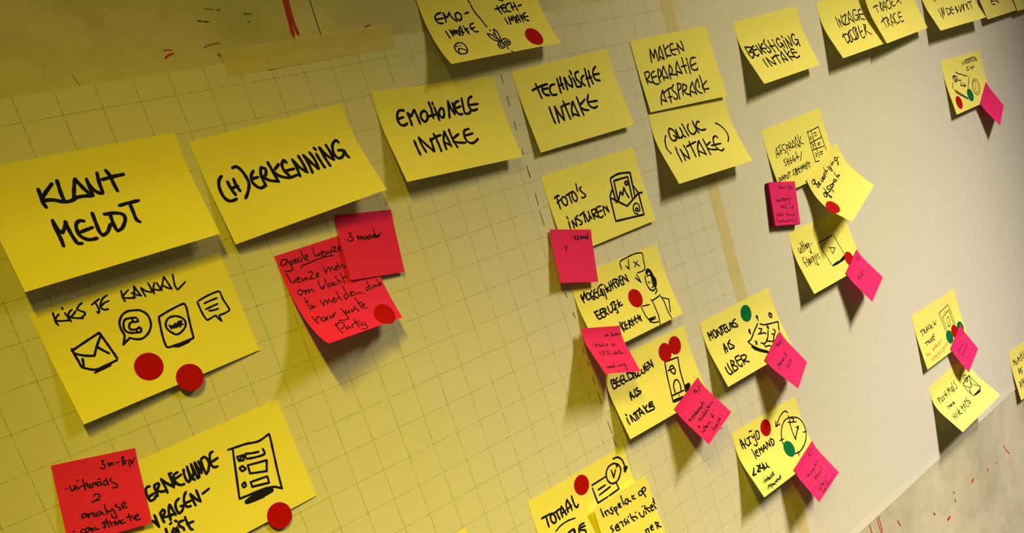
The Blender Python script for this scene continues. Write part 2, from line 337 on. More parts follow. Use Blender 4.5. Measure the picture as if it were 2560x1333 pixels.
# ------------------------------------------------------------------ sticky notes
NOTES = {
 'klant': dict(kind='yellow', o=[-188.15, 203.43], a=-0.01295, w=127.0, len=76, z=[0.2, 0.2], h=[13.48, 13.82], k=[1.0271, 0.9812], pw=(0.14, 0.55), ink=[
  ('KLANT', 2.38, '32.1,18.1 31.9,21.6 31.6,26.2 32.2,29.5;40.8,16.5 35.4,20.7 31.6,24.1;31.5,25 37.6,26 42.2,28.2 45.9,29.1 50.2,28.4;44.4,15.3 43.9,20.2 43.6,24.8 43.8,28.6;49.4,28.4 51.4,23.7 53.2,19.8 54.9,16.7 56.2,20 57.9,23.9 60.2,28.4;49.9,27.7 55.4,27.9 60.8,28.9;61.5,18 61.4,22.5 61.2,28.8;61.3,19.9 62.6,24.6 64.7,27.6 67.1,28.9;69.1,15.7 68.1,21.4 67.6,28.4;74.8,15.2 76,18.8 76.3,24.2 76.7,29.6;70.6,20.4 77.2,20 84.5,20'),
  ('MELDT', 2.38, '32.3,38.1 31.8,45.1 31.9,50.6 31.5,55.4;32.3,38.5 32.5,43.5 33.6,46.5 34.7,46.9 39.1,41.3;38.7,40.7 38.6,46.2 39,51.8 39.9,56.1 42.1,56.8;49.2,43.3 46.7,42.5 44.1,44.1 42.9,48.3 43.3,52.1 46,55.2 48.9,56.1 51.9,56.1;44.4,49.7 48.7,49.1 52.2,48.7;56,39.6 55.3,47.3 55,52.8 56,55.2 59.4,54.1 63.2,49.6;62.6,42.3 65.6,43.2 65.4,46.4 65.1,50.1 65.1,53.9;63.4,42.3 69,43.2 73.2,45.3 73.5,48.3 71.1,51.9 68.3,54.4 65.5,55;73.8,39.1 79.6,38.9 86.6,38.9;80.5,39.7 80,45.8 79.8,51.1 81.1,53.1'),
 ]),
 'herk': dict(kind='yellow', o=[-53.91, 193.78], a=0.035, w=125.7, len=76, z=[0.2, 0.2], h=[6.43, 17.94], k=[0.9815, 0.9783], pw=(0.14, 0.55), ink=[
  ('(H)ERKENNING', 2.38, '12.3,27.9 9.5,29.9 7.3,34.7 7.1,41.6 8.8,45.3 11.7,46.5 15.1,46.1;14.5,32.7 14.7,37.6 15.8,43.2;19.5,32 19.3,36.9 20.1,41.4;14.8,38 20.2,37.8;22.3,24.5 25.3,24.3 27.8,28.1 28.9,33.3 28.7,38.2 25.2,43.7 21.5,47.5;36.1,30.4 33,33.1 31.5,37.6 32.8,41.6 35.3,43.9 38.5,43.4;32.1,35.7 37.2,35.7;42.4,29.7 40.1,34.4 39.6,43.4;42.4,29.7 45.2,31.5 43.6,35.4 41.1,36.8 43.8,40.2 49.3,42.7;49,27.5 49.5,33.4 50.1,43.3;56.4,31 51.5,34;50.5,35.9 53.1,39.7 59.1,42.7 66.1,42.5;62.7,31.3 61.5,29.1 58.7,31.7 58.1,36.7 60,41;58.2,37.1 65.7,37.4;68.1,30.6 68.4,36.7 67.5,44.1;68.3,31 70.5,37.3 74.3,43.1;73.9,29.2 74.6,35.4 74.3,43.1;78,29.6 78.7,36.6 78,44.3;78.2,30 81.1,36.5 83.9,42.9;83.7,28.9 84.9,35.3 84.2,43;88.6,26.4 89.5,28.2;88.3,31.3 88.7,37.2 89.2,43.4;93.1,27.5 93.3,34.6 94,43.3;93.4,27.7 95.8,34.5 99.1,39.5;99.1,26.9 99.8,33.3 99.5,39.6;110.3,27.6 108.9,25.5 104.8,27.7 102.3,33.2 102.3,37.6 104.3,39.9 108.3,38.6 111,35.3;106.7,33.5 111.3,35 111.2,38.6 112.1,41.4'),
 ]),
 'kies': dict(kind='yellow', o=[-189.12, 114.87], a=0.02429, w=127.33, len=76, z=[0.2, 0.2], h=[7.69, 0.8], k=[0.9784, 0.9547], pw=(0.14, 0.55), ink=[
  ('KIES', 1.28, '12.5,4 12.1,7.2 11.9,10.2 12.5,12.2;15.3,5.9 13.5,7 11.9,8.7;11.9,9.1 15.8,10.5 19.9,11.5;18.5,2.7 18.7,3.6;18.9,6.3 19.5,9.2 20.2,12.5;23.5,5.7 21.6,6.5 20.4,8 20,9.6 21.7,9.6 25.2,7.3;21.1,10.2 23.7,11.5 27.5,13.1;30.6,3.6 28.2,4.7 26.4,6.4 27.7,8 29.7,9.9 29.6,11 28.1,11.8 27.3,11.9'),
  ('JE', 1.28, '35.5,6.7 37.9,5.8 41.2,4.7;38.2,6.7 38.5,9.6 38.3,11.9 37.4,13.1 36.8,11.9;46.6,4.1 44.1,4.7 42.1,6.2 40.5,8.4 39.9,9.7 40.6,11.5 42.4,12.6 43.8,12.6;40.5,9.5 43.1,8.1 46.2,7.8'),
  ('KANAAL', 1.28, '55.8,4.1 55.3,7.3 55.2,9.7 55.4,11.4;60.2,5 57.5,6.5 54.8,8;54.8,8.5 58.6,10.3 62.7,11.2;61.3,11.5 63.2,7.7 64.4,3.9 65.3,7.7 66.4,11.3;61.4,7.5 63.7,9.7 66.4,11.3;68.2,6.3 68.4,9.6 68.8,12.7;68.4,6.4 70.4,9.4 73.6,11.4;73.6,4.9 74.1,7.9 73.9,11.3;74.7,13 75.4,9.6 77.7,5.9;79,6.4 79.6,9.4 80.3,12.3;75.3,9.8 77.5,11.1 80.4,12.2;80,11.6 82.5,8 85,4.3 85.8,8.3 86.8,13.6;82.1,9.5 84,11.6 86.6,13.5;91.1,4.6 90.2,8.6 89.6,12.5 90.2,15.4 93.5,13.9 97.1,12'),
  ('envelope', 1.61, '13.2,30.1 22.2,27.7 32.7,25.1;13.7,29 13.6,32.1 14,36.9 14.4,41.7 16.7,44 20.7,46.4 25.8,46.5 35.2,45.7;13.6,32.1 18.7,35.6 24,38;24,38 28.1,32.4 33.1,26.9;32.7,25.1 33.9,31.9 35.1,39 35.9,44.8;27.8,33.2 30.2,36.5 32.6,39.7;16.8,37.1 15.8,41.3;|19.9,48.2 30.8,46.7;|20.8,48 30.1,47.4'),
  ('phone', 1.52, '58.7,19 61.8,20.2 64.8,24 65.2,28.9 63.7,33.2 60.2,36.6 55.8,38.3 51.8,37.3 48.4,34.9;46.4,32.2 45.9,27.3 46.9,22.9 50.1,19.4 54.2,18.1 58.7,19;46.6,31.8 44.7,35.3 43.1,37.7 46.5,36 48.7,35.2;57.6,23.9 54.4,22.9 50.5,22.8 48.5,25.4 47.8,28.9 49.4,31.5 52.8,33 56.5,33.7 57.6,31.8 56.6,30.4;54.8,24 55.3,26.1 57.8,26.6 58,25;56.4,26.5 53.2,25.8 51.4,27.5 51.1,29.7 53.6,31 56.8,31;54.5,32 54.4,33.4'),
  ('poster', 1.52, '71.3,28.5 80.2,26.8 90.3,25.8 90.9,28.4 89.8,34.4 88.2,42.7 86.9,50.4;71.2,28.8 69.2,37.2 67.8,45.5 68.1,49.8 73.7,50.4 86.9,50.4;81.8,31.8 77.3,31.4 73.8,34.1 73.1,37.8 74.8,41.4 77.5,44 81.7,43.1 85.2,40.6 86.3,37 84.7,33.9 81.8,31.8;|72.8,51.3 84,51;|73.9,51 83.4,51.3;|74.4,52.1 82.8,51.6;75.5,36.3 75.9,38.9 77.3,37.5 77.9,39.2 79.2,36.7 79.5,39.3 81,37 81.7,39.7 81.8,36.3 84,36.6 82.1,38.3 84,38.9'),
  ('speech', 1.42, '100.5,27.4 108,26.1 116.5,26 116.9,32.4 118.2,40.9 113.8,42 109.8,42 109.8,46.2 108.2,43.4 107.5,41.3 103.9,41.7 100.6,42 99.4,36 99.3,28;103.5,30.5 107.8,30.1 113.1,30;102.7,34.7 107,34.3 112,33.9;104.6,36.5 107.8,37.2 111,37.3'),
 ]),
 'vern': dict(kind='yellow', o=[-187.83, 5.29], a=0.02222, w=127.0, len=76, z=[0.2, 0.2], h=[5.0, 0.6], k=[1.0, 1.0139], pw=(0.14, 0.55), ink=[
  ('ERNIEUWDE', 1.85, '23.6,18.2 21.7,18 20.2,19.7 19.8,23.4 20.3,27 22.7,27.2 24.9,25.4;19.8,24.3 24.3,23.6;29.2,18.7 27.1,18.7 26,20.1 26,24 25.6,26.3;29.1,18.5 29.4,19.8 27.8,21.5 26.1,22.6;26.9,23 28.9,24.7 31.8,25.4;32,17 32.3,22.2 32.1,27;32,17.2 34.2,21.2 37,25;37.9,15.9 37.8,20.5 37.2,25.6;39.2,16 39.4,16.4;39.2,20.5 39,24.1;43.3,17.5 40.7,18 39.5,19.8 40,24 41.9,26.2 44.2,26.6;40.5,20.8 44.9,20;47.6,17.6 46.7,20.8 46.6,25.3 47.5,26.7 49,25.4 50.4,16.7;53.5,16.2 52.6,22.7 50.2,26;50.4,16.7 50.2,22.6 51.6,27.2;53.5,16.2 53.6,21.7 53.8,26.8 55.3,26.5 55.9,16.3;56.3,16.5 56.9,21.8 57.5,25;58.7,16.7 58.7,21.1 57.5,25;60.5,17 59.9,21.7 60.1,26.8;60.8,16.2 63.5,15.7 64.7,17.5 64.7,21 62.3,25.3 60.4,26.9;70.2,14.8 67.9,15.4 66.4,18.8 65.6,22.4 66.9,25 69.3,25.4;66.1,21.1 71.6,20.2'),
  ('VRAGEN-', 1.85, '16.3,39.6 17.4,42.1 18.2,45;18.7,36.7 18.5,40.7 18.2,45;22.5,37.1 22.2,40.7 22.3,43.7;22.7,37 24.9,35.9 25.6,37.5 23.7,39.5;22.8,40.5 25.7,41.3 28.3,41.8;30,34.8 28,38.2 26.6,44.4;30.2,34.9 30.5,39 31,42.7;26.9,40.6 30.9,42.4;37.1,33.9 34.4,35.1 32.8,38.7 33.1,42.8 35.7,42.2 37.8,39.7;36,38.9 38.4,39.5;43,31.9 40.9,33.9 39.3,37.5 39.6,41.1 42.1,41.9;39.3,38.5 43.6,38.7;45,34.4 45,38.9 45.1,42.9;45.2,34.5 46.9,38.8 49,41.9;49.6,33.9 49.4,38.1 49.2,42;52.5,37.9 57.7,36.7'),
  ('lijst', 1.85, '21.4,48.1 21,51.6;25.2,46.6 26.3,46.2;28.9,46.1 29.7,47;25.1,51 23.8,52.8;26,50 27,52 25.3,53.6;28.1,50.6 27.8,54.4;33.9,48.4 31.1,48.2 29.8,50 31.8,53 31.6,54.4;35.6,46.8 35.4,51.4 35.8,55.9 36.7,56.6;34.8,51.6 39.3,52'),
  ('checklist', 1.67, '|80.3,18.2 85.8,18.8;85.8,18.8 93.5,19.7 102.7,21.7 111.7,20.3 109.7,32.4 106.8,47.3 104.9,59.1;|83.5,19.1 78.8,35.8 73.9,52.4;73.9,52.4 81.4,53 92.1,53.8 99.7,55.7 105.1,59.6;|84.3,25.2 88.9,26 87.5,29.3 84.3,28.3 84.3,25.2;|84.3,28.3 87.5,26.2;|90.4,25.8 89.6,28.5;90.4,25.8 94.7,27.3 99.7,28.5;89.7,29.4 95.9,31 102.9,31.8 103.5,30.5 103.3,27.9;85.1,32.6 82.6,33.2 83.7,35.9 86.4,35.4 85.1,32.6;|88.7,33.8 102.7,36.4 99.6,43.4 87.9,39.7 88.7,33.8;82,43.5 79.6,44.5 79.8,46.4 81.8,46.1 82,43.5;|85.8,45.3 98.5,46.9 97.8,51.6 85.6,48.8 85.8,45.3'),
  ('checklist shade', 3.96, '|77.9,56.6 85.8,57.4 97.2,57.1;|80.1,55.9 87.4,56 96.6,56.4;|81.4,57 90.3,57.8'),
 ]),
 'emo': dict(kind='yellow', o=[101.3, 202.13], a=-0.0558, w=126.51, len=76, z=[0.2, 0.2], h=[13.81, 10.14], k=[0.9972, 0.9698], pw=(0.14, 0.55), ink=[
  ('EMOTIONELE', 2.28, '25.1,17.7 20.8,17.2 17.9,19.7 16.4,24.6 17.6,28.6 20.8,29.5 24.3,28.3;16.2,23.7 22.6,22.9;27.7,20.2 28.1,25.4 27.9,30.6;28.2,20.2 30.1,23.1 35,18.6 35.9,23.9 36.2,30.4;44.1,20.2 40.8,21.9 39.1,26 41.3,29.4 44.7,27.7 46.3,22.6 44.1,20.2;51.3,14.3 51.9,19.1 51,27.7;45.6,25.6 54.2,25;54.9,14.7 55,16.4;55.3,18.6 55.8,23.9 56.1,30;62,20.4 59,22.6 58.2,26.9 60.7,28.6 63,25.8 63.7,21.5 62,20.4;70.8,15.8 69.4,22.2 67.1,29.5;71,15.8 71.8,21.6 73.8,27.3;75,17.6 74.9,22 73.8,27.3;81.9,16.7 77.4,18.4 75.8,23.9 78,27.8 81.6,28.3;77.5,22.4 82.2,21.6;85.9,15 85,21.6 84.6,27.8 88.1,28.8 91.2,26.9;97.2,14.6 93.2,16.3 91.4,19.7 91.2,24.2 94.1,26.8 98.9,26.1;92.8,21.7 101.3,21.8'),
  ('INTAKE', 2.28, '23.9,43.5 23.5,48.9 23.6,56.1;29.3,41.6 29.1,48 30.2,54.9;29.3,41.6 33.4,48.7 37.8,55.5;39.9,44.2 39.2,49.7 38.3,55.6;45,40.9 45.4,47.9 45,56.5;39,46 45.4,43.7 51.4,42.8;56.3,40.3 51.8,48.1 50.7,55.9;56.3,40.3 56.6,47 56.8,54.1;52.4,50 57,53.6;61.6,39.5 61.2,47.7 62.4,56;69.3,44.8 61.7,47.8;60.8,50.5 66.4,52.4 72.6,53.4;81.9,42 77,42.6 74.5,46.5 74.5,51.8 78.1,54.8 82.9,54.2 86.8,52.1;75.3,47.2 84.1,46.5'),
 ]),
 'tech': dict(kind='yellow', o=[249.18, 195.25], a=0.02204, w=128.3, len=76, z=[0.2, 0.2], h=[4.77, 6.38], k=[0.9726, 1.0044], pw=(0.14, 0.55), ink=[
  ('TECHNISCHE', 2.28, '17.4,20.1 24.6,18.9 32.6,17.9;23.8,15.4 24.7,22.3 25.4,28.8;37.8,18 31.7,18.5 29.3,22.3 30.9,26.4 35.9,28.2;30.8,21.7 36.7,21.6;46.5,19.6 40.9,20.2 38.1,24.8 39.8,28.6 44.9,29.1;51.5,15.4 51.3,22.1 50.6,28.5;56,14.5 55.2,20.3 56,26;50.7,22 57,21.5;60.7,16.2 60.4,22.1 60.1,27.6;61.3,16.3 63.2,22.6 67.1,25.9;67.7,15.7 68.8,21.1 67.4,26.4;70.8,11.6 71.4,15.1;71.5,18.1 73,22.7 72.7,26.9;81.5,13.9 76.7,14.7 75.7,19.7 79.4,24.7 78.6,27.6 73.9,27.2;86.8,18.6 82.9,20.1 81.7,25.1 84.2,27.7;90.7,12.9 89.9,21.4 89.4,30;94.7,15.3 94.4,21.3 95.2,28;88.3,22 96.2,21.6;105.9,13.3 101.6,15.6 99.3,20.4 100.3,24.9 105.8,26.8;100.1,20.1 107.6,20.5'),
  ('INTAKE', 2.28, '30.2,38.3 29.8,45.7 29.9,54;36.8,39.2 36.1,46.1 34.8,54.1;37,39.3 38.8,46.6 42.2,53.5;44.4,41.6 43.2,48.4 42.2,53.5;49.5,36.5 49.7,46.2 50,54.2;44.1,41.1 50.6,40.2 56.1,40;61,38.8 56.1,45.7 54.2,52.5;61,38.8 61.4,45.9 62.1,53.6;55,49.9 62.4,53.2;68,36.1 67.9,45.4 68.1,54;77,40.1 68.8,43.8;68,46.3 71.9,49.4 76.8,50.6;84,36.5 79.5,42.4 80.5,47.5 84.7,50.1 89.6,49.3;80.2,43.4 92.3,44.4'),
 ]),
 'quick': dict(kind='yellow', o=[409.75, 127.74], a=-0.02947, w=129.25, len=76, z=[0.3, 0.3], h=[17.03, 16.08], k=[1.005, 1.0015], pw=(0.14, 0.55), ink=[
  ('QUICK', 2.18, '26.8,17.5 24.4,19.7 23.2,25.4 23.9,29.3 27.2,31.2 31.5,29.4 33.9,25.5 32.7,22 29.8,19 26.8,17.5;29.4,25.6 32.5,27.9 35.8,29.8;35.8,20.4 36,24.2 36.3,29;36.3,29 39.6,30 42.8,28;42.8,19.5 43.7,24.3 44.3,28.7 46.5,30.4;47.8,16.6 48.6,18.2;49.1,19.9 50.5,25 51.6,30.2;57.8,18.2 55.2,20.7 55.1,24.9 57.1,28.3 59.5,29.6 63.9,28.6 66.6,26.5;65.6,16.5 66.7,22.2 68.1,26.7 69.8,29.9;76.3,18.7 73.6,18 70.6,19.9 68.9,22.5 70.5,25 76.1,27.9 82.4,27.7;69.1,23.9 72.2,26.6'),
  ('INTAKE', 2.18, '24.2,38.2 22.6,44.3 21.7,54.4;29.2,41.3 29.1,47.6 27.9,54.3;29.3,41.5 30.7,47.9 34.6,53.6;37.3,38.3 37.5,45.1 34.9,53.7;48.2,36 47.1,43.7 46,53.4;40.5,40.5 49.5,39.1 58.1,37.9;63.4,37.6 55.8,45 51.6,54.3;63.4,37.6 63.1,45.5 63.1,54.6;54.3,48.5 63.3,54.4;71.1,37.2 70.2,46 69.3,55.9;79.6,42.4 71.8,44.9;70.5,48.5 75.1,50.8 84,52.6;94.9,40.3 93.3,37.8 88.5,38.6 85.2,42.7 83.6,47.3 85.3,51.9 89.6,55.2 94.9,53.9;78.5,46.7 86.7,46.9 94.7,47.3'),
  ('(', 1.9, '17.8,23.8 15,26.4 12.1,31.9 11.1,37.9 13.4,43.1'),
  (')', 1.9, '101.9,24.1 107.1,27.2 112,32.6 113.6,38.1 112.1,43.1 107.8,47.4'),
 ]),
 'mak': dict(kind='yellow', o=[412.2, 200.69], a=0.00018, w=126.28, len=76, z=[0.5, 0.5], h=[2.0, 3.95], k=[0.9376, 1.01], pw=(0.14, 0.55), ink=[
  ('MAKEN', 1.85, '26.4,12 24.8,18.9 23.7,25.6;26.4,12.3 29.2,21.8;34,13.3 31.2,17.5 29.3,21.8;34,13.3 34.4,19.6 34.9,25.4;42.3,11.1 38.8,17.4 37.4,24.6;42.5,11.1 43.8,18.1 44.1,25.3;37.8,20.7 43.9,24.9;48.7,10.5 48.8,17.6 49,24.2;56.3,12.3 49.7,15.4;49,18.2 50.1,21.8 56.4,22.6;64.3,11.4 59.8,11.6 57.9,16 59.2,21.3 64.3,23;57.7,17.6 68.1,17.3;70.6,11.6 70.5,17 70.8,22.5;70.6,11.9 74.2,16.9 78.5,20.6;77.5,10.3 79,15.3 78.5,20.6'),
  ('REPARATIE', 1.85, '8.4,35 8.6,40.8 8.6,46.3;9.2,34.5 14.4,34.1 15.9,36.6 11.6,40.6 7.9,41.3;8.9,42 12.2,44.8 18.2,46.5;23.9,34.9 18.9,36.5 17.3,42 18.1,46.8 21.8,48.8 25,48.4;18.9,41.1 25.3,40.3;30.1,33.4 27.7,40.6 27.8,47.9;30.1,33.4 33.2,36.2 31.3,41.1 26.7,42.8;39.5,31.8 34.6,38.7 34.6,46.3;39.5,31.8 40.6,38.9 41.6,45.2;34.5,42.7 41.3,44.9;49.2,31.7 45.5,39.6 44.9,46.5;49.2,31.7 51.7,35.8 49.4,40.7 46,41.4;46.1,42 51.2,42.5 57.2,43;62.5,29.8 58,36.7 56.5,44.4;62.5,29.8 63.7,36.9 65.4,43.5;57.1,39.5 65.1,43.2;72,27 71.8,35 72.2,43.6;67.2,36.2 75.5,35.8;78.8,28.4 79.3,30.8;78.9,32.5 78.6,38.9 78.3,45;94.1,29.8 87.3,29.5 83.7,33.1 82.2,38.2 84.1,41.7 91.2,42.3 92.5,40.7;83.1,37.1 92.2,35.7'),
  ('AFSPRAAK', 1.85, '27.6,55.8 22,62.6 19.2,70.7;27.6,55.8 27.3,62.2 28.1,68.8;20.8,65 27.8,68.4;27.7,59.3 34.1,56.7 40.8,55.3;36.2,57.6 35.2,64.5 34.7,70.3;32.1,64.6 38.7,64.4;46.4,52.6 42.4,55.6 42.2,57.9 46.7,63.2 46.4,66.7 42.7,67.9 40.2,65.8;52.7,52.3 50.4,60.8 48.9,68.8;52.7,52.3 57.4,53.6 56,57.5 51,59.7;60.8,54 58.1,59.5 56.3,65.2;60.8,54 65.9,56.5 63.2,60.2 58.2,61.3;59.6,62.1 62.6,65.2 67.9,66.2;76.7,53.9 70.2,60.6 67.1,68.8;76.7,53.9 77.2,61 77.6,67.6;69.1,62.8 77.3,66.4;86.5,51.7 81.1,56.8 79.5,61.9 82.2,65.8 86.8,67.7;86.2,52.2 86.4,56.4 85.3,61;91.6,48.8 91.8,57.7 91.5,67.4;100.2,55.9 90.4,60.5;90.4,62.2 93.2,64.1 100.2,64.1'),
 ]),
 'bev': dict(kind='yellow', o=[587.4, 198.43], a=0.02843, w=131.4, len=76, z=[0.2, 0.2], h=[18.46, 11.55], k=[1.0135, 0.9834], pw=(0.14, 0.55), ink=[
  ('BEVESTIGING', 2.09, '7.1,29.4 7.2,34.4 7.4,39.4 9,43.4;7,28.8 12.9,29.9 17.5,31.3 17.1,33 10.4,35.1;9.7,35.9 14.9,36.6 16.4,38.7 12.9,41.8 9.2,43.5;23.6,31 20.7,30.4 18.5,33.6 17.8,37.1;19.3,35 26.1,35.1;18.2,37.2 17.4,40.2 20.8,42.8 24.5,41;27.7,30.3 29.1,35 30.4,42.2;33.6,29.6 33.3,35.8 30.8,42.2;41.6,30.7 38.2,31.9 35.1,34.9 35.3,38.1 38.4,42.2;35.5,35.6 44.1,37.3;48,26.9 45,29.6 46,33.9 49.6,39 49.2,42.1 44.9,42.8 42.4,40.1;53.9,29.1 54.7,35.6 56.4,44.8;52,36.3 60.6,37;62.3,29.4 63.5,31.7;63.1,34.1 63.8,39.2 65,44.5;77,32.3 74.6,30.1 70.2,31.7 68.9,35.8 70.9,40.5 75.5,40.1 77.9,36.8;74.8,36.2 78.6,37.9 78.2,42.9;82.9,28.6 84.3,30.9;83.4,34.1 83.3,39.1 83.3,44.8;89,32.3 88.9,37.6 88,45.1;88.8,32.6 91.6,38.7 94.6,43.8;96.2,30.5 96.7,36.5 94.9,43.5;109.1,32.5 107,30.3 102.6,32.6 100.5,37.8 102,42.9 105.2,44.1 109.4,41.3;106.8,37.4 112.2,38.7 110.8,42.2 110.1,46.6'),
  ('INTAKE', 2.09, '26.6,47.5 25.8,52.8 26.6,58.5;33.1,47.5 33.1,53.7 34.4,59.1;33.3,47.9 37.1,53.8 44.1,58.8;43.2,49.2 44.2,54 44.1,58.8;52.9,47.3 53.1,52.5 53.7,58.8;43.9,50.7 51.3,48.9 59.4,49.2;67.4,46 62.2,52.4 62.2,59.5;67.4,46 68.7,51.7 71.1,58.6;62.8,54.4 71.1,58.6;74.9,44.2 75.7,51.1 79.3,59.9;82.5,48.6 75.6,52.4;76.5,52.6 79.3,55.4 88.8,56.9;94,49.1 91.5,47 87.2,48.2 86.8,53.2 90.3,58.8 99.1,57.8;88.3,51.6 96.6,52.8'),
 ]),
 'foto': dict(kind='yellow', o=[246.73, 102.05], a=0.00241, w=128.41, len=76, z=[0.2, 0.2], h=[3.0, 3.53], k=[1.0, 0.9834], pw=(0.14, 0.55), ink=[
  ('envelope', 2.09, '|77.2,40 74.2,62.2;|74.2,62.2 114.6,66.4;|114.6,66.4 117.1,43.3;|77.4,39.2 95.8,52.6 116.3,44.9 122.7,45.2;|86.7,21.3 85.1,23.4 83,45.8;86.5,21.7 98.8,20.3 114.8,22.8;|114.8,22.8 112.7,35.2 110.4,47.7;|114.6,23.2 112.5,34.3 116.7,44.1;|83,33 77.6,38;|89.2,25.2 109.5,25.8 106.4,46.7;|89.4,25.3 86.1,45.8;86.5,45 93.4,37.3 94.7,41.1 99.7,34.6 100.3,39.9 102.1,45.2;105.5,29.2 102.7,31.1 104.8,33.3 107.6,31.4 105.5,29.2'),
  ('@', 1.61, '107.4,57.4 104.6,59.3 106.4,60.7 109.1,59.2 107.4,57.4;109.5,58.4 108.1,61.1 110.8,61 112,56 109,53 104.2,54.8 102.3,58.7 103.6,62.5 107,63.4'),
  ("FOTO'S", 1.8, '8.2,22.3 11.9,21 14.8,21.7;11.4,21.2 11.2,26.6 11.4,33.2;9.6,27.2 15,25.3;19,23.4 16.3,25.3 16.4,29.2 18.8,31.8 21.7,30.6 22.3,26.2 19,23.4;22.6,23.6 32.6,21.8;26.8,23.4 27,28 27.4,31.7;33,21.9 30.6,24.3 30.4,28.8 32.9,31.5 35.7,29.5 35,24.7 33,21.9;39.5,16.3 39.1,19.8 38.9,23.4;44.9,20.5 42,21.8 43.5,24.8 47.3,28.8 45.6,30.4 41.4,30.3'),
  ('INSTUREN', 1.8, '15.5,41.8 16.3,44;15.9,46.5 14.9,53.5;20,46.7 19.8,53.9;20.1,46.8 21.9,50.5 23.9,53 24.6,45.9;28.8,44 25.4,46.1 28.5,48.3 31.4,51.1 30.5,52.9 28.1,53;31.1,45 38.7,43;37.1,43.2 35.9,52.6;38.5,45.6 38.7,49.7 39.6,52.8 41.9,51.9 42.7,48.8;43.6,44 43.8,48.1 45.1,51.8;48.1,44.1 47.8,48.8 48.6,53.1;48.1,44.1 53.4,44.2 52.8,47.4 48.2,48.9 54.2,52.6;55.7,43.4 54.7,47.6 55.2,52.5 58.3,54 60.6,52.9;55.4,48.1 61.5,47.7;56.3,43.2 61.5,43.6;64.5,44.4 63.6,48.2 63.7,53.1;64.7,44.7 67.3,47.8 69.4,51.5;68.9,45.5 69.6,51.2'),
 ]),
 'mog': dict(kind='yellow', o=[243.59, 6.61], a=-0.01462, w=127.0, len=76, z=[0.2, 0.2], h=[13.0, 9.42], k=[1.0, 0.9877], pw=(0.14, 0.55), ink=[
  ('drawing', 1.41, '69.5,10.1 69.9,3.2 81.8,1.5 93.9,1.1 103.1,3.2 102.5,9.9 100.5,19 89.1,19.7;|76.3,9 79.6,13 81.9,3.9;|88.1,8 95,14.3;|93.8,8.8 87.9,13.3;|83.9,23.1 89.5,29.6 87.4,21;98,25.2 96,31.6 96.7,37.5 99.5,41.2 104.6,41.4 108.9,36.2;96.2,36.6 97.8,40.7 101.7,42.7;105.9,29.6 104.1,35.5 104.9,39.3;98.8,32.1 98.8,33.1;100.8,32.3 100.7,33.4;100.3,26.5 105,26.5 105.8,28.9;101,38.8 104.4,38.4;105.8,39.6 106,43.3 101.7,45.9;|92.4,49.1 93.7,51 106.9,49.4;|93.7,51 93.3,66.7 90.2,75.6;|106.8,48.6 109,55.9 108.1,68.7 109.5,75.6;|108.3,52 116.7,56.5 111.2,69;|77.2,51.7 87.6,53.2;|75.6,51.9 76.2,61.1 78.6,68.3;78.2,68.9 83,71.2 89.5,72.5;78.8,66.5 87,68.2;78.6,68.3 87.7,68.1;79.1,66 88.2,66.5'),
  ('hair', 3.7, '101.3,23.7 103,21.4 106.1,22.3 107.3,25.1 107.9,28.8 109.2,32 108.4,36.1 105.7,38.8;108.1,30.3 107,34.9 106.1,38.2'),
  ('MOGELIJKHEDEN', 1.67, '8.2,17.9 8.1,21.7 9.3,26.2;8.5,18.4 10,22.7 13.3,16.5;13.3,16.5 13.3,20.7 14.2,24.8;16.6,18.7 14.5,20.7 14.6,24.1 16.4,25.1 19.7,23.5 18.5,19.7 16.6,18.7;23.4,18.2 20.6,20.4 20.3,24.6 22.6,27 24.2,24 21.4,23.6;27.7,18.2 25,20 24.8,25.1 28.1,27;25.3,21.8 29.7,21.4;30.8,19.2 29.4,25.7 32.4,25.7;34.4,19.4 33.9,25.3 35.9,27.2 35.6,20.6;31.7,18.6 35.6,16.7 39.2,16.9;37.8,21.2 38.4,24.9 37.6,31.3;41.2,17.9 41.5,22.4 42.1,26;40.5,22 45,21.7 42.8,23.6 46.1,25.5;47.1,17.1 47.5,21.5 47.4,25.5;50.4,16.7 50.3,24.6;47.2,21 51.5,21;53.5,16.8 53.2,21.5 55.1,25.1;51.9,20.2 55.9,19.7;53.2,16.9 56.8,16.4;57.4,16.6 57.8,21.1 58.4,24.8;57.5,16.8 60.7,18.9 59.4,24.2;63.6,16.8 62.6,20.7 63.8,24.7 66.9,24.5;62.6,20.3 65.9,19.9;62.5,16.3 65.9,16;67.4,16.8 66.7,21.1 66.2,24.5;67.5,17.1 71,21.4 73.5,24.1;72,16.4 72.8,20.2 73.5,24.1'),
  ('EERLIJK', 1.76, '15.6,38 21.1,38;17.4,38.1 16.5,42.3 18,45.5 21.7,45.4;16.7,41.9 21.7,41.8;24.3,37.7 22.7,41.2 23.5,45.6 26.5,45.7;23.8,38 27.9,37.9;22.7,41.2 26.4,41.1;27.8,38 28,45.3;27.8,38 30.9,39 30.2,41 27.4,41.5 31.8,45.2;34.6,37.9 34.3,43.3 36.4,44.9 38.9,43;39.2,37.6 43.2,36.2 46,36.7;41,37.7 39.9,42.4 42,44 44.4,40.2;44.3,37.5 44,42.8 44.4,47.1 42.3,47.3;46.2,39.4 46.1,39.9;50.1,36.2 48.1,43.3;52.6,39.2 49.1,40.8 51.7,42.6 53.9,42.2'),
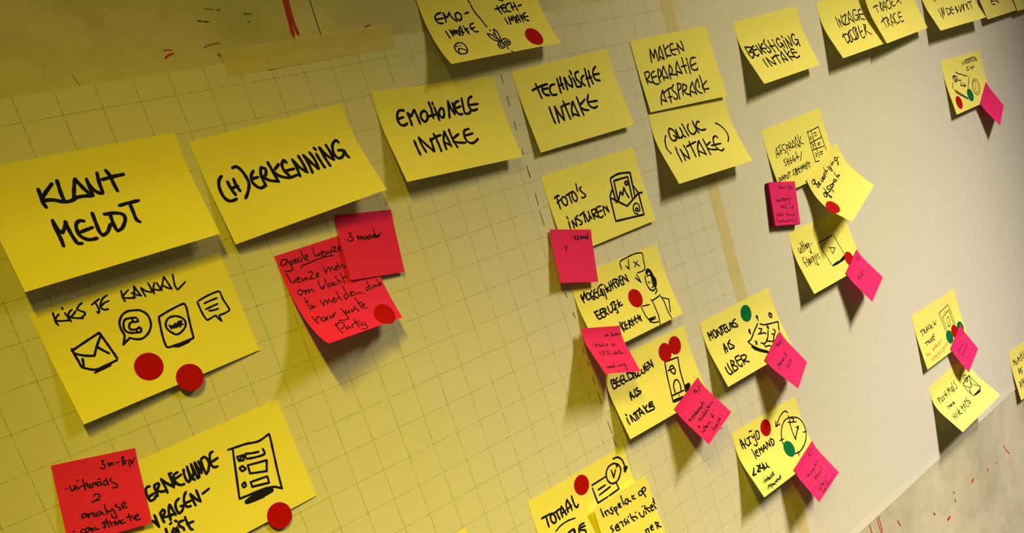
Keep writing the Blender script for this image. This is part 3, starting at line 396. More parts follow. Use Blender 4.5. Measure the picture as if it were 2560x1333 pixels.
  ('PLICEREN', 1.67, '40,56.2 41,57.9;39.2,58.6 40.4,66.4;44.5,57.9 41.4,59.4 40.9,62.9 43.3,65.4;47.2,58.2 45,60.6 44.6,65 47.2,65;44.7,61.9 48.9,61.5;51.7,58.3 49.8,65.9;51.7,58.3 54.4,60.1 51.3,61.8 54.8,65.3;57,58.2 55.5,62.3 57.4,64.4;55.5,61.4 59.2,60.8;62.2,57.2 60.2,61.1 62,64.5;60.7,60.4 64.2,60.2;66.5,57.7 65.1,62.8;66.5,57.7 67.9,64.6;69,59 67.9,64.6'),
 ]),
 'beel': dict(kind='yellow', o=[250.06, -80.3], a=-0.02947, w=127.0, len=76, z=[0.2, 0.2], h=[12.41, 9.0], k=[1.0082, 1.0], pw=(0.14, 0.55), ink=[
  ('phone', 1.76, '|85.1,25.4 74.3,64.8;|85.1,25.4 104.7,27;|105.5,26.8 101.2,41.4 98.6,56.3 96.9,62.2;93.8,31.9 89.3,32.7 88.8,37.1 91.9,40.9 95.3,37.5 93.8,31.9;|85.3,34.9 94,35.2;82.4,57.8 84,51 89.6,46.6 92.7,48.1 93.5,53.5 91.2,59.1;|77.3,59.1 95.5,60;85.7,61.7 86.1,62.2'),
  ('phone shade', 3.52, '|75.6,64.9 89.8,65.6;|76.5,64.6 84.3,65.4;|100.4,56.9 106,56.9;|98.9,59.2 105.6,58.3;|98.8,61.5 103.2,60.2;|100.4,57.9 99.4,61.7'),
  ('BEELDBELLEN', 1.85, '7.3,18 7.1,22.6 7.3,26.5;7.3,18 12.2,18.8 9.5,21.6 12.9,22.8 11.9,26.1 7.3,26.5;16.3,18.4 13.3,20.6 13.4,25.7 17.2,26.1;13.9,22.2 18.4,22.4;22.4,18.2 19.9,20.6 19.7,25.1 22.8,26.7;20.3,22.6 24.3,22.6;24.9,18.6 25,25.2 29,25.2;30.2,18.5 31.3,26;30.8,18.7 36.1,20.5 36.8,24.6 31.3,26;37.4,20.5 37.7,26.8;37.4,20.5 41.3,22.4 39.7,24.2 43,25.8 40.5,26.8;45.3,22.8 43.7,24.6 45.4,26.6 47.4,25.4;50.6,21.7 49.6,25.2 53.3,26;54.6,19.3 54.4,24 55.7,25.4;57.3,17.8 56.4,22.8 59.4,25.2 60.4,23.2;57.6,21.7 60.6,21.3;59.9,18.2 62.9,17.8;62.6,18.6 62.8,24;62.8,18.7 67.5,24.5;66.8,16.9 67.2,20.7 67.5,24.5'),
  ('ALS', 1.85, '25.6,36.2 23.9,39.9 23.3,44.1;25.6,36.2 26.6,40 27.9,43.3;24.2,40.5 28.6,42.2;31.8,36.1 30.6,42.4 33.6,43;36.9,35.6 34,36.9 35.5,38.9 39.2,40.3 37.1,41.9 33.2,41.5'),
  ('INTAKE', 1.85, '8.1,53.2 8.8,54.8;7.5,56.7 7.1,60.4 7.7,63.5;12.8,55.9 12.4,58.6 12.6,62.4;13,56 15.1,60.6 16.8,63.2;19.2,55.5 19.1,59.8 19,63.1;17.1,56.6 26.2,55.3;20.9,56.1 21.9,62.8;27.8,54 25.3,58.8 24.9,61.5;27.8,54 29.6,58.5 31,61.8;26.1,58.6 30.6,60.3;33.5,53.7 34.6,58.5 34.7,61.4;38.9,55.2 34.6,57.5;34.9,58.1 36.9,61.3 39.5,61.8;47.7,54.7 42.7,54.7 40.7,57.9 46.9,59.2 45.9,61.8 39.7,61.4;42.3,56.5 47,56.8'),
 ]),
 'mont': dict(kind='yellow', o=[401.7, -89.56], a=-0.004, w=129.52, len=76, z=[0.2, 0.2], h=[14.56, 12.0], k=[0.9733, 1.0], pw=(0.14, 0.55), ink=[
  ('map', 1.8, '91.7,31.4 82,36.4 69.7,43.2 62.8,44.1;62.8,44.1 67.4,50.3 75.6,57.7 86,64.8;95,33.1 101.7,36.3 125.8,40.7 123.3,45 120.7,49.8;89.6,36.8 94.2,39 88.3,42 84.5,42.3;88.3,43.1 93.9,43.9 97.8,45.8;103.1,43.7 96.7,50.6 91.7,53.3 96.7,55.1 102.4,57.1 108.1,52.3 113.9,48.6;111.7,45.6 114.3,47.6;106,49.3 109.2,51;85,54.9 91,54.2;81.9,52.1 85.4,54.5 86,58.1 92.4,59.2 94.9,60.6;74.4,47.2 76.4,49 73.6,50.3 75.3,51.4;95.3,22.9 93,23.7 95.2,26.1 95.3,22.9;94.4,25.8 94.1,28.6;117.2,26.8 115.2,29.9 117.7,33 120.6,30.1 118,27;117.6,29.1 117.7,30.2;74.2,32.6 72.2,34.1 73.1,37.7 74.9,32.8;105.2,38.8 103.8,40.6 105.2,42.2 106.3,39.8'),
  ('map shade', 3.8, '|65.7,51.3 73.5,58.1 85.3,64.6;|67.7,54.3 84.6,64.3'),
  ('MONTEURS', 1.9, '8,13.5 8.5,18.4 9,22.8;8.3,13.6 10.9,18.2 13.9,14.1;13.9,14.1 13.3,18.2 13.2,21.9;19,14 16.2,15.4 16.4,20.6 17.9,23.1 20.9,21.7 20.9,17.5 19,14;23.4,15.5 22.7,22.4;23.8,15.7 26.5,20.9 29.3,23.7 29.8,15.9;27.3,15 31.2,14.5 39.9,15;31.5,15.5 32.3,22.4;36.5,15.8 34.9,17.6 36.1,22.3 39,23.7;35.7,18.8 40.4,18.5;40.5,16.7 41.2,22.6 45,22.5 46.5,15.3;48.2,16.4 48.8,22.3;48.2,16.4 52.3,17.3 50.6,19.1 48.9,19.5 53.7,23.1;58,14.9 53.3,15.3 53.8,17.3 58.3,21.7 58,23.5 54,22.6'),
  ('ALS', 1.99, '25.6,33 23.7,37.7 22.4,43.2;25.8,33.1 26.6,37.8 26.2,42.6;23.4,38.1 28.1,38.9;31.8,34.8 31.2,41.5 34.8,41.8;37.6,32.5 33.6,34.4 36,37.3 39.5,40.6 37.4,42.3 34.5,41.2'),
  ('UBER', 1.99, '11,55.9 10.5,61.7 12.6,65.5 16.1,64.9;16.4,53.5 15.8,58.8 17.9,65.5;23.2,52.5 21.1,58.8 20.5,65;23.2,52.5 27.2,55 25.3,57.3 22,57.6 27.5,61.2 27.4,64.1 20.5,65;39.4,52.1 32.3,52.4 31.2,56.6 31.6,61.7 35.7,64.3 37,61.7;32.1,56.4 39.6,56.7;40.8,54.1 40.7,59.1 40.8,63.7;40.8,54.1 46.9,54.3 49.8,56.4 46.1,59.1 41.3,59.3 45.4,61.9 49.5,63.6'),
 ]),
 'alt': dict(kind='yellow', o=[404.25, -215.81], a=-0.04691, w=125.52, len=76, z=[0.2, 0.2], h=[22.95, 12.0], k=[1.0237, 1.0], pw=(0.14, 0.55), ink=[
  ('clock', 1.61, '76.4,41.2 78.4,34.4 86.6,23.7 96.5,18.8 110.1,20.6 121.4,26.8 125.1,34.9 124.1,43.2 117.8,50.8 108.3,56 95.7,58.8 86.8,57.7;103,16.4 103.6,22.5 101.7,27.1;99.6,23.1 113.4,27.7;106.5,20.4 111.4,23.2 108.1,25.7;|102,25.1 99.8,44.4 114,33.8;|109.6,33.3 115,33.7 112.1,36.4;|118.6,42.8 124.7,43.6;|73.7,35.8 81.2,36.6;|93.2,57.2 92.3,62.4;78.6,14.5 76.4,19.7 84.4,19.7;77.3,19.7 86.6,13.2 95.2,9.5 101.2,10.2 103.7,13'),
  ('ALTIJD', 1.8, '11,10.8 10.7,16.1 11.6,21.4;11.3,10.9 14.1,16.4 15.6,22.9;10.7,16.6 17,18.5;18.8,13.2 19.1,19.3 22.4,22 24.9,20.5;22.5,14.1 29,14;25.7,14.3 25.6,20.7 26.9,21.2;31.5,14 32.6,16.9 35.6,15.9;35.8,13.6 36.1,19.7 36.3,24.8 33.5,26.5 30.9,24.2;28.9,8.5 33.5,9.2;39.5,12.9 39.8,19;39.6,12.4 43.6,12.9 44.6,17.8 41.9,21.3 38.9,20.7'),
  ('IEMAND', 1.8, '23.8,27.3 24.3,28.5;24.4,29.9 24.5,34 24.2,38.1;32.1,30.8 28.2,31.4 27.2,35.6 30.7,37.5;28.2,32.9 31.1,33;35.2,30.5 33.9,36.8;35.6,30.6 37.6,33.5 39.8,30.7;39.8,30.7 39.1,36.7;45.5,29.9 42.1,33.2 41.4,36.1;45.5,29.9 47.3,34.2 47.9,36.6;42.7,33.5 47.6,33.8;50.6,28.7 50.3,34.8;50.9,28.8 53.9,33.6 54.9,35.6 56.5,28.9;59.4,28.5 58.8,36.1;59.7,28.1 63.7,31.1 62.5,34.9 58.5,36.5'),
  ('<24u', 1.99, '12.3,44.9 8.8,48.2 4.5,50.7 10.4,51.6;18.4,44.8 21.4,46.1 19.5,47.9 14.2,50.5 19.2,51.6;24.2,45.1 20.9,49.1 25.4,49.9;28,45.6 24.9,52.9;28.9,48.1 27.1,51.7 31.3,51.9;33.9,47.5 33.1,51 34.9,53.7'),
  ('intake reparatie', 1.23, '12,62.5 12,62.9;16.2,61.1 14.2,64.5;16.2,58.9 16.3,59.3;18.2,60.9 17.3,64.2 20.3,61.8 21,64.2;23.1,59.7 23.3,64.6;21.3,62.2 26.1,62;26.1,62 23.2,63 25.7,64.1 26.7,62.3 27.4,64.2;29.7,60.3 29.5,64;30.8,61.9 29,62.7 31.5,63.8;32.7,62.7 35.4,62.8 35.9,59.7 32.2,61.4 35,63.1;12.1,70.5 12.3,71;15.4,69.3 15.2,71.9;14.9,69.6 17.8,68.7;18,69.4 20.7,69.4 19.9,68.5 17.9,70.4 19.8,71.2;22.2,69 20.7,73.7;22.2,69 24.7,70.1 22.5,71.2;26.8,69.9 24.6,71.1 26.9,71.5 27.5,70.2 28.6,71.7;30.3,69.2 29.9,72.2;30.6,69.9 33.1,69.3;35.2,69.1 32.3,70.1 34.9,71.2;37,68.3 37.7,71.2;34.5,68.8 39.3,69.8;40.1,69 39.8,71.1;41.5,68.5 44.3,68.6 43.8,67.3 41.1,68.9 42.6,71.1'),
 ]),
 'tot': dict(kind='yellow', o=[120.33, -160.59], a=-0.01292, w=127.25, len=76, z=[0.2, 0.2], h=[3.0, 8.0], k=[1.0, 1.0], pw=(0.14, 0.55), ink=[
  ('TOTAAL', 2.09, '9.2,20.2 19.5,20.7;14.3,21.6 14,26.3 13.8,30.7;21.6,21 18.9,23.2 18.6,27.8 20.7,30.2 23.3,29.4 23.9,24.9 21.6,21;22.5,22.1 31.3,21.4;26.9,22.1 27.3,26.5 28,29.9;34.1,20 31.7,24.4 31.7,29.6;34.1,20 35.6,24.9 36.7,29.6;31.7,26.5 37.1,25.6;42.4,17.7 39.7,21.9 39.5,28.4;42.6,17.4 44.1,23.3 44.4,28.7;39.9,25.5 45.4,24.6;48.8,16.8 48.8,22 49.3,27.1 51.2,29.1 53.2,27.2'),
  ('underline', 1.52, '19.5,37.6 26.2,35.6 35.5,35.2 44.4,36.7'),
  ('INTAKE', 2.09, '31.6,45.2 39,44.9 39.2,48.2;38.2,44.6 38.5,49.6;44.3,47.2 43.1,51.5;52.1,45.3 46.2,45.3 45.2,49 50.4,51.6 50.4,54.4;46.1,47.3 52.1,48.1'),
  ('certificate', 1.9, '|76,18.2 94.6,18;|75.3,20.8 75.7,36.2 89.3,36.1;|91.4,36 105.6,35.3 105.2,29.2;|81.4,25.3 91.4,24.9;|80.5,30.3 96.4,28.9;109.7,10.6 102.6,10.8 97.6,14.3 95.7,19.9 97.3,25 101,27.7 106.9,27.8 112.8,23.9 115.9,19.5 115,14.7 109.7,10.6;111.9,12.6 112.9,14.9 111.7,15.4;|104.2,15.4 104.2,23 109.3,17.3;110.5,6.3 117,7.6 121.1,12.3 122.2,19.3 122.5,20.9'),
  ('arrow head', 2.85, '|120.8,20.1 124,20.8 120.2,23.5 120.8,20.1;|121.3,21.1 120.5,22.9'),
 ]),
 'uit': dict(kind='yellow', o=[593.06, -42.71], a=-0.02404, w=127.0, len=76, z=[0.2, 0.2], h=[15.11, 10.0], k=[1.0331, 1.0], pw=(0.14, 0.55), ink=[
  ('screen', 1.14, '|54.5,25.7 88.4,24.3;|54.1,26.9 57.7,40.7 60.7,55.7;|90.1,25.6 93.4,38.6 95.6,51.2;71.5,36.2 77.2,38 83.1,39.5 73.3,44.6 72.8,40.3 73.1,35.9'),
  ('screen base', 2.29, '|61.9,57.5 76.8,57 93.4,54.8;|65.9,57.8 78.2,57.4 94.7,53.3;|66.7,56.9 77.5,56.3;|74.8,57.4 91.7,56.8'),
  ('uitleg-', 1.14, '11.1,20.7 11,24.4 12,27.6 13.9,26.1 15,21.5;13.8,25.6 15.8,27.9;17.2,21.6 17,28.2;17,17.1 17.3,17.4;18.6,15.8 19.5,20.7 21.1,28;22.8,15.4 23.4,20.2 23,26;18.5,20.9 23.5,20.7;26.6,20 25.4,23.6 25.2,26.1;26.6,22.5 29,22.1 28.6,20.5;30.8,20.6 28.5,23 28,25.8 30.4,25;32.6,20.6 30.2,20.9 29.6,24.8 32.4,24 33.6,21.3;34.6,21.1 34,27.9 33.3,33.3 32,31.9 30.8,29.8;38.6,23.6 40.9,22.4'),
  ('filmpjes', 1.14, '15.1,33.7 12.8,33.8 11.5,37.1 13.6,45;11.6,39.2 16.3,40;19,34.5 18.9,38.6 17.7,44.6;17,37.1 17,37.6;21.4,37.3 19.9,45.2;23.2,37.2 22.2,40.6 22.1,43.8;24.7,37.7 23.3,42.5 25.5,42.6;27.3,37.3 25.5,42.1 27.7,42.2;29.8,36.5 28.4,40.8;32,36.6 31.4,41.7 30.6,46.7;31.7,37 33.3,38.5 30.3,41.9;35.8,36.6 35.5,43.4 35.1,49.6 34,48.2 33.1,46.6;37.3,34.1 37.3,34.7;39.5,36.6 38.1,39.3 38.9,41.7 40.4,41.6;39.6,37.6 40,38.8;45.3,36.9 42.6,37.4 43.4,39.2 44.6,41.7 43.2,43.2'),
 ]),
 'afs': dict(kind='yellow', o=[589.42, 76.9], a=0.02997, w=128.28, len=76, z=[0.2, 0.2], h=[5.0, 5.0], k=[1.0, 1.0], pw=(0.14, 0.55), ink=[
  ('AFSPRAAK', 1.14, '20,23.8 16.7,29 15.4,35.5;20,23.8 20.2,29.4 21.6,34.9;16.6,31.3 24.8,31.5;23.3,24.6 30,22.2;26.1,23.4 26,28 26.8,33.8;24.2,29 30.5,29.6;37.6,23.8 32.2,24.4 30.8,26.9 34.4,31 35.6,33.2 32.7,33.9;39.4,25.1 38.7,31.6 38.4,37.7;39.4,25.1 43.6,26.6 42.2,29.1 38.5,29.6;47,23.7 45.2,28.4 44.2,33.6;47,23.7 49.8,26.2 47.4,28.9 44.7,29.2;45.9,30 52.6,31.9;55.1,23 52.1,28.2 51.2,31.3;55.1,23 56.8,28.3 58.3,33.9;51.9,30 57.2,31.3;62.7,20.7 59.6,25.7 58.9,28.4;62.7,20.7 63.9,27.2 65.5,34.2;67.7,19.5 68.2,25.8 66.9,34.1;58.9,28.4 65.2,33.9;74.2,22.9 69.2,27.9 70.1,30.1 75.3,32.5'),
  ('SHEET/', 1.23, '28.8,39.5 25.4,41.5 27.7,44.5 27.5,46.8 24.8,47.1;31.9,39.9 31.4,44 31.2,47.6;35.1,40.2 34.3,44.8 34.3,48.8;31,43.9 35.7,43.9;40.1,41 38,44.3 37.9,47.1 40.4,47.3;38.8,44.5 42.2,44.4;46.9,39.8 44.6,42.1 43.6,45.7 47.6,46.7 48.9,44.6 45,44.1;54.1,37.2 54.1,42 53.3,46.7;50,43 57.5,44.1;66,39.7 61.9,44 58,48.8'),
  ('OUTPUT STATEMENT', 1.14, '6,56.4 4,58.3 3.8,61.1 6.6,59.9 7.1,57.2;9.1,56.8 8.2,60.8 10.7,60.1 12,56.1;13.8,55.2 12.9,61.1;11.8,58.9 17.2,58.4;16.8,56.4 16,62.9;16.8,56.4 19.6,57.2 18.1,59.6;21.6,56.8 20.5,61.7 22.8,61.4 24.6,56.6;27.3,54.4 26.6,61.4;26,56.5 30.8,56.3;38.8,55 35.8,55.7 36.4,58.7 35.1,60.8 33.2,59.8;41.8,54.4 38,63;40.3,55.4 43.8,55.4 41.4,59.1 41.7,62.5;43.5,55.8 42.7,62.3;46.5,55.1 46.8,61.5;49.6,54.4 47.4,59.2 49.9,62;49.4,57.3 53,57.3;52.8,54.8 53.1,61.2;54.6,54.8 55.9,59.5 58.6,53.9 59.2,59.8;61.9,54.2 61.3,57.9 64.2,61.6;61.4,57 64.9,56.4;65.5,54.2 64.4,61.2;67.3,52.7 68.1,59.7;70.6,53 71.5,62;67.5,55.2 75,55.9;40,57.3 49.7,56.9;55.3,56.4 65.4,57.1'),
  ('table', 1.23, '|88.4,21.9 115.8,20.6;|90.3,20.3 85.9,58;|85.5,57.9 94.5,58.6;|115.8,20.6 116.3,51.2;|98.1,22.3 97,54.7;|87.9,34.9 115.2,33.5;|88.7,43.5 113.8,44.5;101.9,25.6 107.3,25.9;102,29.2 107.1,28.8;|91.6,28 93.6,32;|94.8,28.1 90.7,31.3;|91.4,35.7 92.9,39.7;|96.2,36.9 92.2,40.7 91.9,41.9;102.7,39 109.2,38.7;102.7,40.8 107.3,40.7;91.4,47.8 94,49.7 90.9,51.9 92.5,52.9;100.4,49.4 108.1,49.7;100.2,52.4 106,52'),
 ]),
 'laatste': dict(kind='yellow', o=[1054.75, 88.44], a=-0.01916, w=133.23, len=76, z=[0.2, 0.2], h=[7.73, 6.0], k=[1.0505, 1.0], pw=(0.14, 0.55), ink=[
  ('word', 1.41, '66.9,9.2 68.5,13.4 76.6,8.9 79.1,13.8 83.1,7.8 85,14 92.7,7.9;78.2,8.1 97.8,7.6;90.9,9.2 92.6,13.5 97.3,8.5 98.8,13.3;96.4,7.9 107.9,6.8;101.9,9.1 105,13.1 111.2,7.7 112.2,13.5 117.1,11;112.6,7.4 116.9,14.1;84,18.5 78,19.7 77.7,23.2 84.1,22.6;89.6,19.2 90,22.9 95.6,19.5 96,23.2 101.8,19.3 102,22.5'),
  ('drawing', 1.5, '38.9,20.3 50.6,24.5 72.9,30.7;|77.5,33 70.8,40.3 62.7,47.4;27.4,24.2 37,25.5 40.3,29.5 31.8,33.3 26.3,29.4 26.5,25.5 33.2,26 35.4,29.8;28.1,26.7 34.8,30.7 31.1,32.6;21.7,32.7 16.2,39.9;39.5,32.4 48.4,33.2 48.2,36.8 43.2,40.1 57.8,42.9;53.9,38.7 58.9,43.1 52.4,43.6;18.9,42.4 31.9,49.6 52.6,61.4;20.9,45.7 33.9,53 52,62.1;21.2,46.8 37,55.1'),
  ('coin', 1.06, '92.8,37.4 82.5,41.1 78,49.9 79,58 85.3,61.2 95.8,59.3 101.8,51.7 101.8,42 92.8,37.4;90.6,40.2 82.5,44.3 79.8,52.3 84.2,57.8 92.8,56.6 99.2,50.2 98.1,43.5 90.6,40.2;92.5,42.7 89.9,47.6 86.5,52.4;84.6,52.6 86.1,53.9'),
 ]),
 'trkn': dict(kind='yellow', o=[821.88, -220.45], a=-0.01873, w=132.54, len=76, z=[0.2, 0.2], h=[6.12, 6.0], k=[1.028, 1.0], pw=(0.14, 0.55), ink=[
  ("TRACK 'n'", 1.32, '12.3,26 21.3,25.9;15.6,24.9 15.7,29.2 16.7,33.4;22.5,25.4 22.8,32.4;22.5,25.4 24.7,27.8 22.3,28.8 27.5,32.2;31,24.7 29.3,29.3 29.4,32;31,24.7 33.4,31.5;29.3,29.3 33.7,29.5;37.7,24.3 34.8,27.7 39.3,30.8;40.9,23.6 43.1,32.1;47,27.3 41.1,27.9 47.9,31.9;52.9,23.5 52.7,25.6;53.4,25.8 53.6,30.2 57.4,27.1 57.9,30.8;59.8,25.1 60.6,25.7'),
  ('TRACE', 1.32, '15.9,43.8 24.5,43.3;19.6,42.5 19.3,48;25,42.6 25.9,47.6;25,42.6 27,45 28.2,47.1;31.7,42.2 28.2,47.1;32.4,42.5 32.4,47.7;37.7,41.6 34.4,44.9 37.1,47.5;46.1,40 39.6,41.4 38.6,45.4 43.8,47.2;39.4,43 44.9,43.1'),
  ('red writing', 1.14, '11.4,56.5 11.3,60.3 15.5,58.3 16.2,61.2;18,57.5 19.4,60.6;29.5,55.4 29.7,59 33.8,56;36.3,55.1 34,56.9 37.5,57.3;40.3,52.1 40.2,57.3;43,54.8 40,56.4 45.5,56.5;47,54.4 48.5,57.6;50.3,53.8 51.1,56.7 56.9,52.5;20.1,66 20,71.2;23.5,66.3 24.7,71.1;28.7,65.6 29.9,70.3;30.9,66.3 32.4,69.5;33.4,65.5 35.4,70.5;39.4,64.9 40.9,70.7;43.4,64.6 43.9,69.1;46.9,64.9 47.9,68.8;53.5,63.7 56,70.8;57.6,63.3 59.3,67.5;62.2,62.3 63.2,66.2;66.3,61.9 69.9,64.9;69.9,59.6 72.2,63'),
  ('tablet drawing', 1.14, '74.2,18.8 88.2,17.4 104.8,15.2;|74.4,18.4 76.9,30.7 78.8,47.4;|105.6,18.1 107.9,30.7 108.5,46.8;|84.2,23.2 84.8,23.8;|90.1,22.9 94.5,22;|81,27.1 91.5,25.5 103.2,22.7;|81.1,27.6 81.9,37.6 82.9,46.9;|103.5,24.8 104.1,34.9 104.5,45.5;87.7,43.1 94.8,42.7 97.3,36.3 97.6,31.5 91.6,31.8 89.7,37.5 88.7,43;88.7,43 92.9,43.9'),
 ]),
 'push': dict(kind='yellow', o=[824.1, -325.75], a=0.04584, w=127.0, len=76, z=[0.2, 0.2], h=[31.68, 33.11], k=[1.0236, 1.0574], pw=(0.14, 0.55), ink=[
  ('PUSH MAILS', 1.23, '13.2,21.5 14,26.3 13.8,30.4;13.8,22.4 18.5,22.3 17.3,24.8 13.5,25.3;21.1,22.8 19.7,28.9 23.3,29.1 24.2,24.1;29.4,24.3 26.2,25 28.7,28.5 26.2,29.3;34.4,22 33.4,29.1;38.1,20.6 37.6,29.5;32,25.4 38.8,26.2;45.6,20.2 44.5,29.6;45.5,20.6 47.5,25.6 49.9,20.6 50.9,27.8;57,22.9 52.5,30.1;55.4,23 55.4,29.2;61.7,18.3 56.7,30.5;61.8,24.3 58.3,30.5;70.7,18.1 67.3,20.7 69.9,25.6 67.4,29.2 63,29.5'),
  ('DOOR', 1.32, '20.8,38.6 21.3,42.9;22.1,38.3 24.8,39.8 23.8,42;29.2,39.5 25.9,40.4 27,42 29.9,40.8;32.4,39.5 29.5,40.6 31,41.9 33.5,40.5;38.1,38.9 34.5,42.5;38.1,38.9 39.2,40.5 36.3,41.2 39.7,43.1'),
  ('HELE PROCES', 1.23, '12.3,51.3 13.3,58.4;17.5,50.6 16.6,57.6;13.8,54.5 16.9,54.9;22.1,51.4 20,55.8 18.9,58;25.3,51.4 23.9,56.2;32.4,49.3 26.2,56.6 29.4,56.6;34.3,52.8 29.7,53.9 29.2,57.4 33.5,58;42.3,49.9 40.1,59.9;43.5,50.1 45.2,52.4 40.2,53.4;49.6,50.2 46,57.7;52,50.6 48.3,53.3 50.3,56.3;59.7,48.3 54.2,51.9 52.7,56.7 56.5,58;66.6,46.5 62.7,50 58.7,49.6;60.8,51.8 66.5,52.2 66,54.8 61,55.8 58.9,53.6;62.5,53.8 62.4,54.7'),
  ('envelope drawing', 1.41, '|85.6,31.1 111.4,28.3;|111.7,28.1 111.2,50;|110.7,49.9 104.8,51.5 82.7,52.2;|85.4,31.8 82.4,41.8 81.5,52;84.6,32.3 89.5,38.1 95.9,42;|111.4,28.3 103.9,35.6 95.9,42;102.2,38.4 105.1,42.8 111.3,48.8;90.5,41 84.2,45.8 81.9,49.4;102.3,23.2 98,23.3 95.1,27.5 96.5,32.1 100.4,32.3 103.8,28.9 104.1,24.4 102.3,23.2;99.4,25.5 98.2,28.8 102.3,28.3;97.2,14.8 98.2,19.3;91.2,18.9 92.6,20.7;104.9,16.5 104.2,19.2;|85.7,51.5 103.7,52.9;|86.7,53.1 102.2,54;|88.2,51.9 104.2,52.2'),
 ]),
 'mont2': dict(kind='yellow', o=[1082.29, -365.59], a=-0.06012, w=127.0, len=76, z=[0.2, 0.2], h=[6.01, 12.0], k=[1.0562, 1.0], pw=(0.14, 0.55), ink=[
  ('MONTEURS', 1.5, '9.5,15.8 10.1,24.9;10.4,16.1 13.6,20.6 16.1,16 15.7,24.8;21.1,19.2 18,22.8 21.8,25.7 23.5,20.9;27.3,15.7 26.9,24.6;28.3,16 31.7,24.2;28.7,19.7 38.1,18.8;39.3,11.9 36.9,23 41.2,25.2;38.9,17.2 44.7,17.1;44.9,14.4 42.6,22.9 47.4,22.5;50.8,12.5 49.8,24.1'),
  ('ALS', 1.5, '21.2,31.9 18,40.9;21.6,32 23.2,39.8;19.9,36.9 24.9,37.6;26.6,33.6 25.2,41.4;33.5,33.4 27.4,35.6 31.7,38.8 27.3,43'),
  ('UBER', 1.5, '11.4,49.7 11.2,60 15.4,50.1;21.3,49.3 16.1,54.8 17.6,59.9;22.2,49.6 23.4,53.6 19.1,55;26.7,49.2 22.3,60.6'),
 ]),
 'edge': dict(kind='yellow', o=[1098.46, -450.35], a=-0.09194, w=127.0, len=76, z=[0.2, 0.2], h=[0.6, 6.0], k=[0.604, 1.0], pw=(0.14, 0.55), ink=[
 ]),
 'goede': dict(kind='pink', o=[-24.08, 104.33], a=0.00771, w=76.0, len=76, z=[0.2, 0.2], h=[33.0, 14.18], k=[1.1041, 0.9977], pw=(0.1, 1.0), ink=[
  ('goede keuze', 0.78, '7.6,4.2 4.6,3.9 2.5,5.9 3.6,7.5 7.1,6.6 8.4,4.4;8.1,4.3 9.8,9 10.1,11.7 7.1,12.1 3.7,11.2;11.9,5.9 9.8,6.9 10,8.5 11.9,8 12.1,6;13.1,7.3 15.3,6.8 14.7,5.9 13.3,6.8 13.9,8.3 15.9,8.1;18.4,5.6 16.3,6.6 16.8,8.3 19.2,8 19.9,6.6;21.1,1.6 21.4,5.4 21.8,8.7;22.2,7.8 25.2,7 24.3,5.4 22.9,6.9 23.4,9.4 24.8,9.3;31.3,2.7 30.9,5.9 31.2,8.7 33.4,8.2 35,7.6;33.4,8.2 34.8,9.5;36.3,8.5 39,7.6 37.8,6.7 36.2,7.9 36.8,10.3 38.6,10;39.6,7.8 39.9,10.1 42.2,8 42.8,10.4;44.5,8.1 43.9,10.2 45.9,7.9;46.1,6.8 49.5,6.7 48,8.5 46.1,9.7 50,10.3;51,9.4 53.6,8.2 52.3,7.2 50.9,8.8 51.9,10.5 53.3,10.4;16.2,13 17.7,11.8 23.5,11.4 31.5,11 40,11.3 46,12.2'),
  ('keuze meh', 0.78, '4,12.5 4.2,15.2 4.8,19.1 6,20.4 8,19.1 9,18.3;7.4,18.9 8,20.2;9.4,19.5 12.6,18.9 11.6,17.8 9.6,19.1 10.1,21.1 12,21.2;13.7,19.3 13.5,21.4 16.6,19.9 16.3,21.8;18.1,19.6 17.8,22;20.4,17.6 23.2,17.3 23.8,18.6 19.6,21.7 24.3,22.7;25.4,21.9 28.1,20.6 27,19.6 25.5,21.1 26.1,22.5 27.9,22.2;33.4,17.4 33.7,20.1 34.2,22.5;34.6,21 37.1,18.9 37.8,18.8 38.1,22.1;38.3,21 40.5,19.4 41.3,22.6;42.1,21.7 45.1,20.6 44.1,19.7 42.7,21.3 43.6,22.7 45.2,22.4;45.7,17.9 46.7,22.9;47.3,21 49.3,20.5 49.7,23 51.9,22.2'),
  ('om klacht', 0.78, '8.1,26 6,27.3 6.5,29.7 8.8,29.1 9.6,26.8 8.1,26;9.5,27.9 11.7,27.5 11.2,30.2 12.5,28.4;12.5,28.4 14.6,28.3 13.9,30.6;14.5,29.6 17.1,28.5 17.9,31.1;25.4,24.5 24.5,28.5 24.9,31.3 27,31.2 27.8,29.1;30.6,25.4 30.4,28.8 30.4,32.4;25.3,30.6 28.4,29.9;34.2,29.9 31.8,29.9 31.8,31.7 34.7,31.5 34.8,30.1 35.4,32.1;37.8,30.2 36,30.5 36,32.3 38.4,32.2;40,26.2 40.1,29.8 39.9,32.8;39.9,30.9 41.9,30.4 42.6,32.8;44.9,25.5 45.1,29.8 44.8,33.9;44.5,29.6 49.4,29.5'),
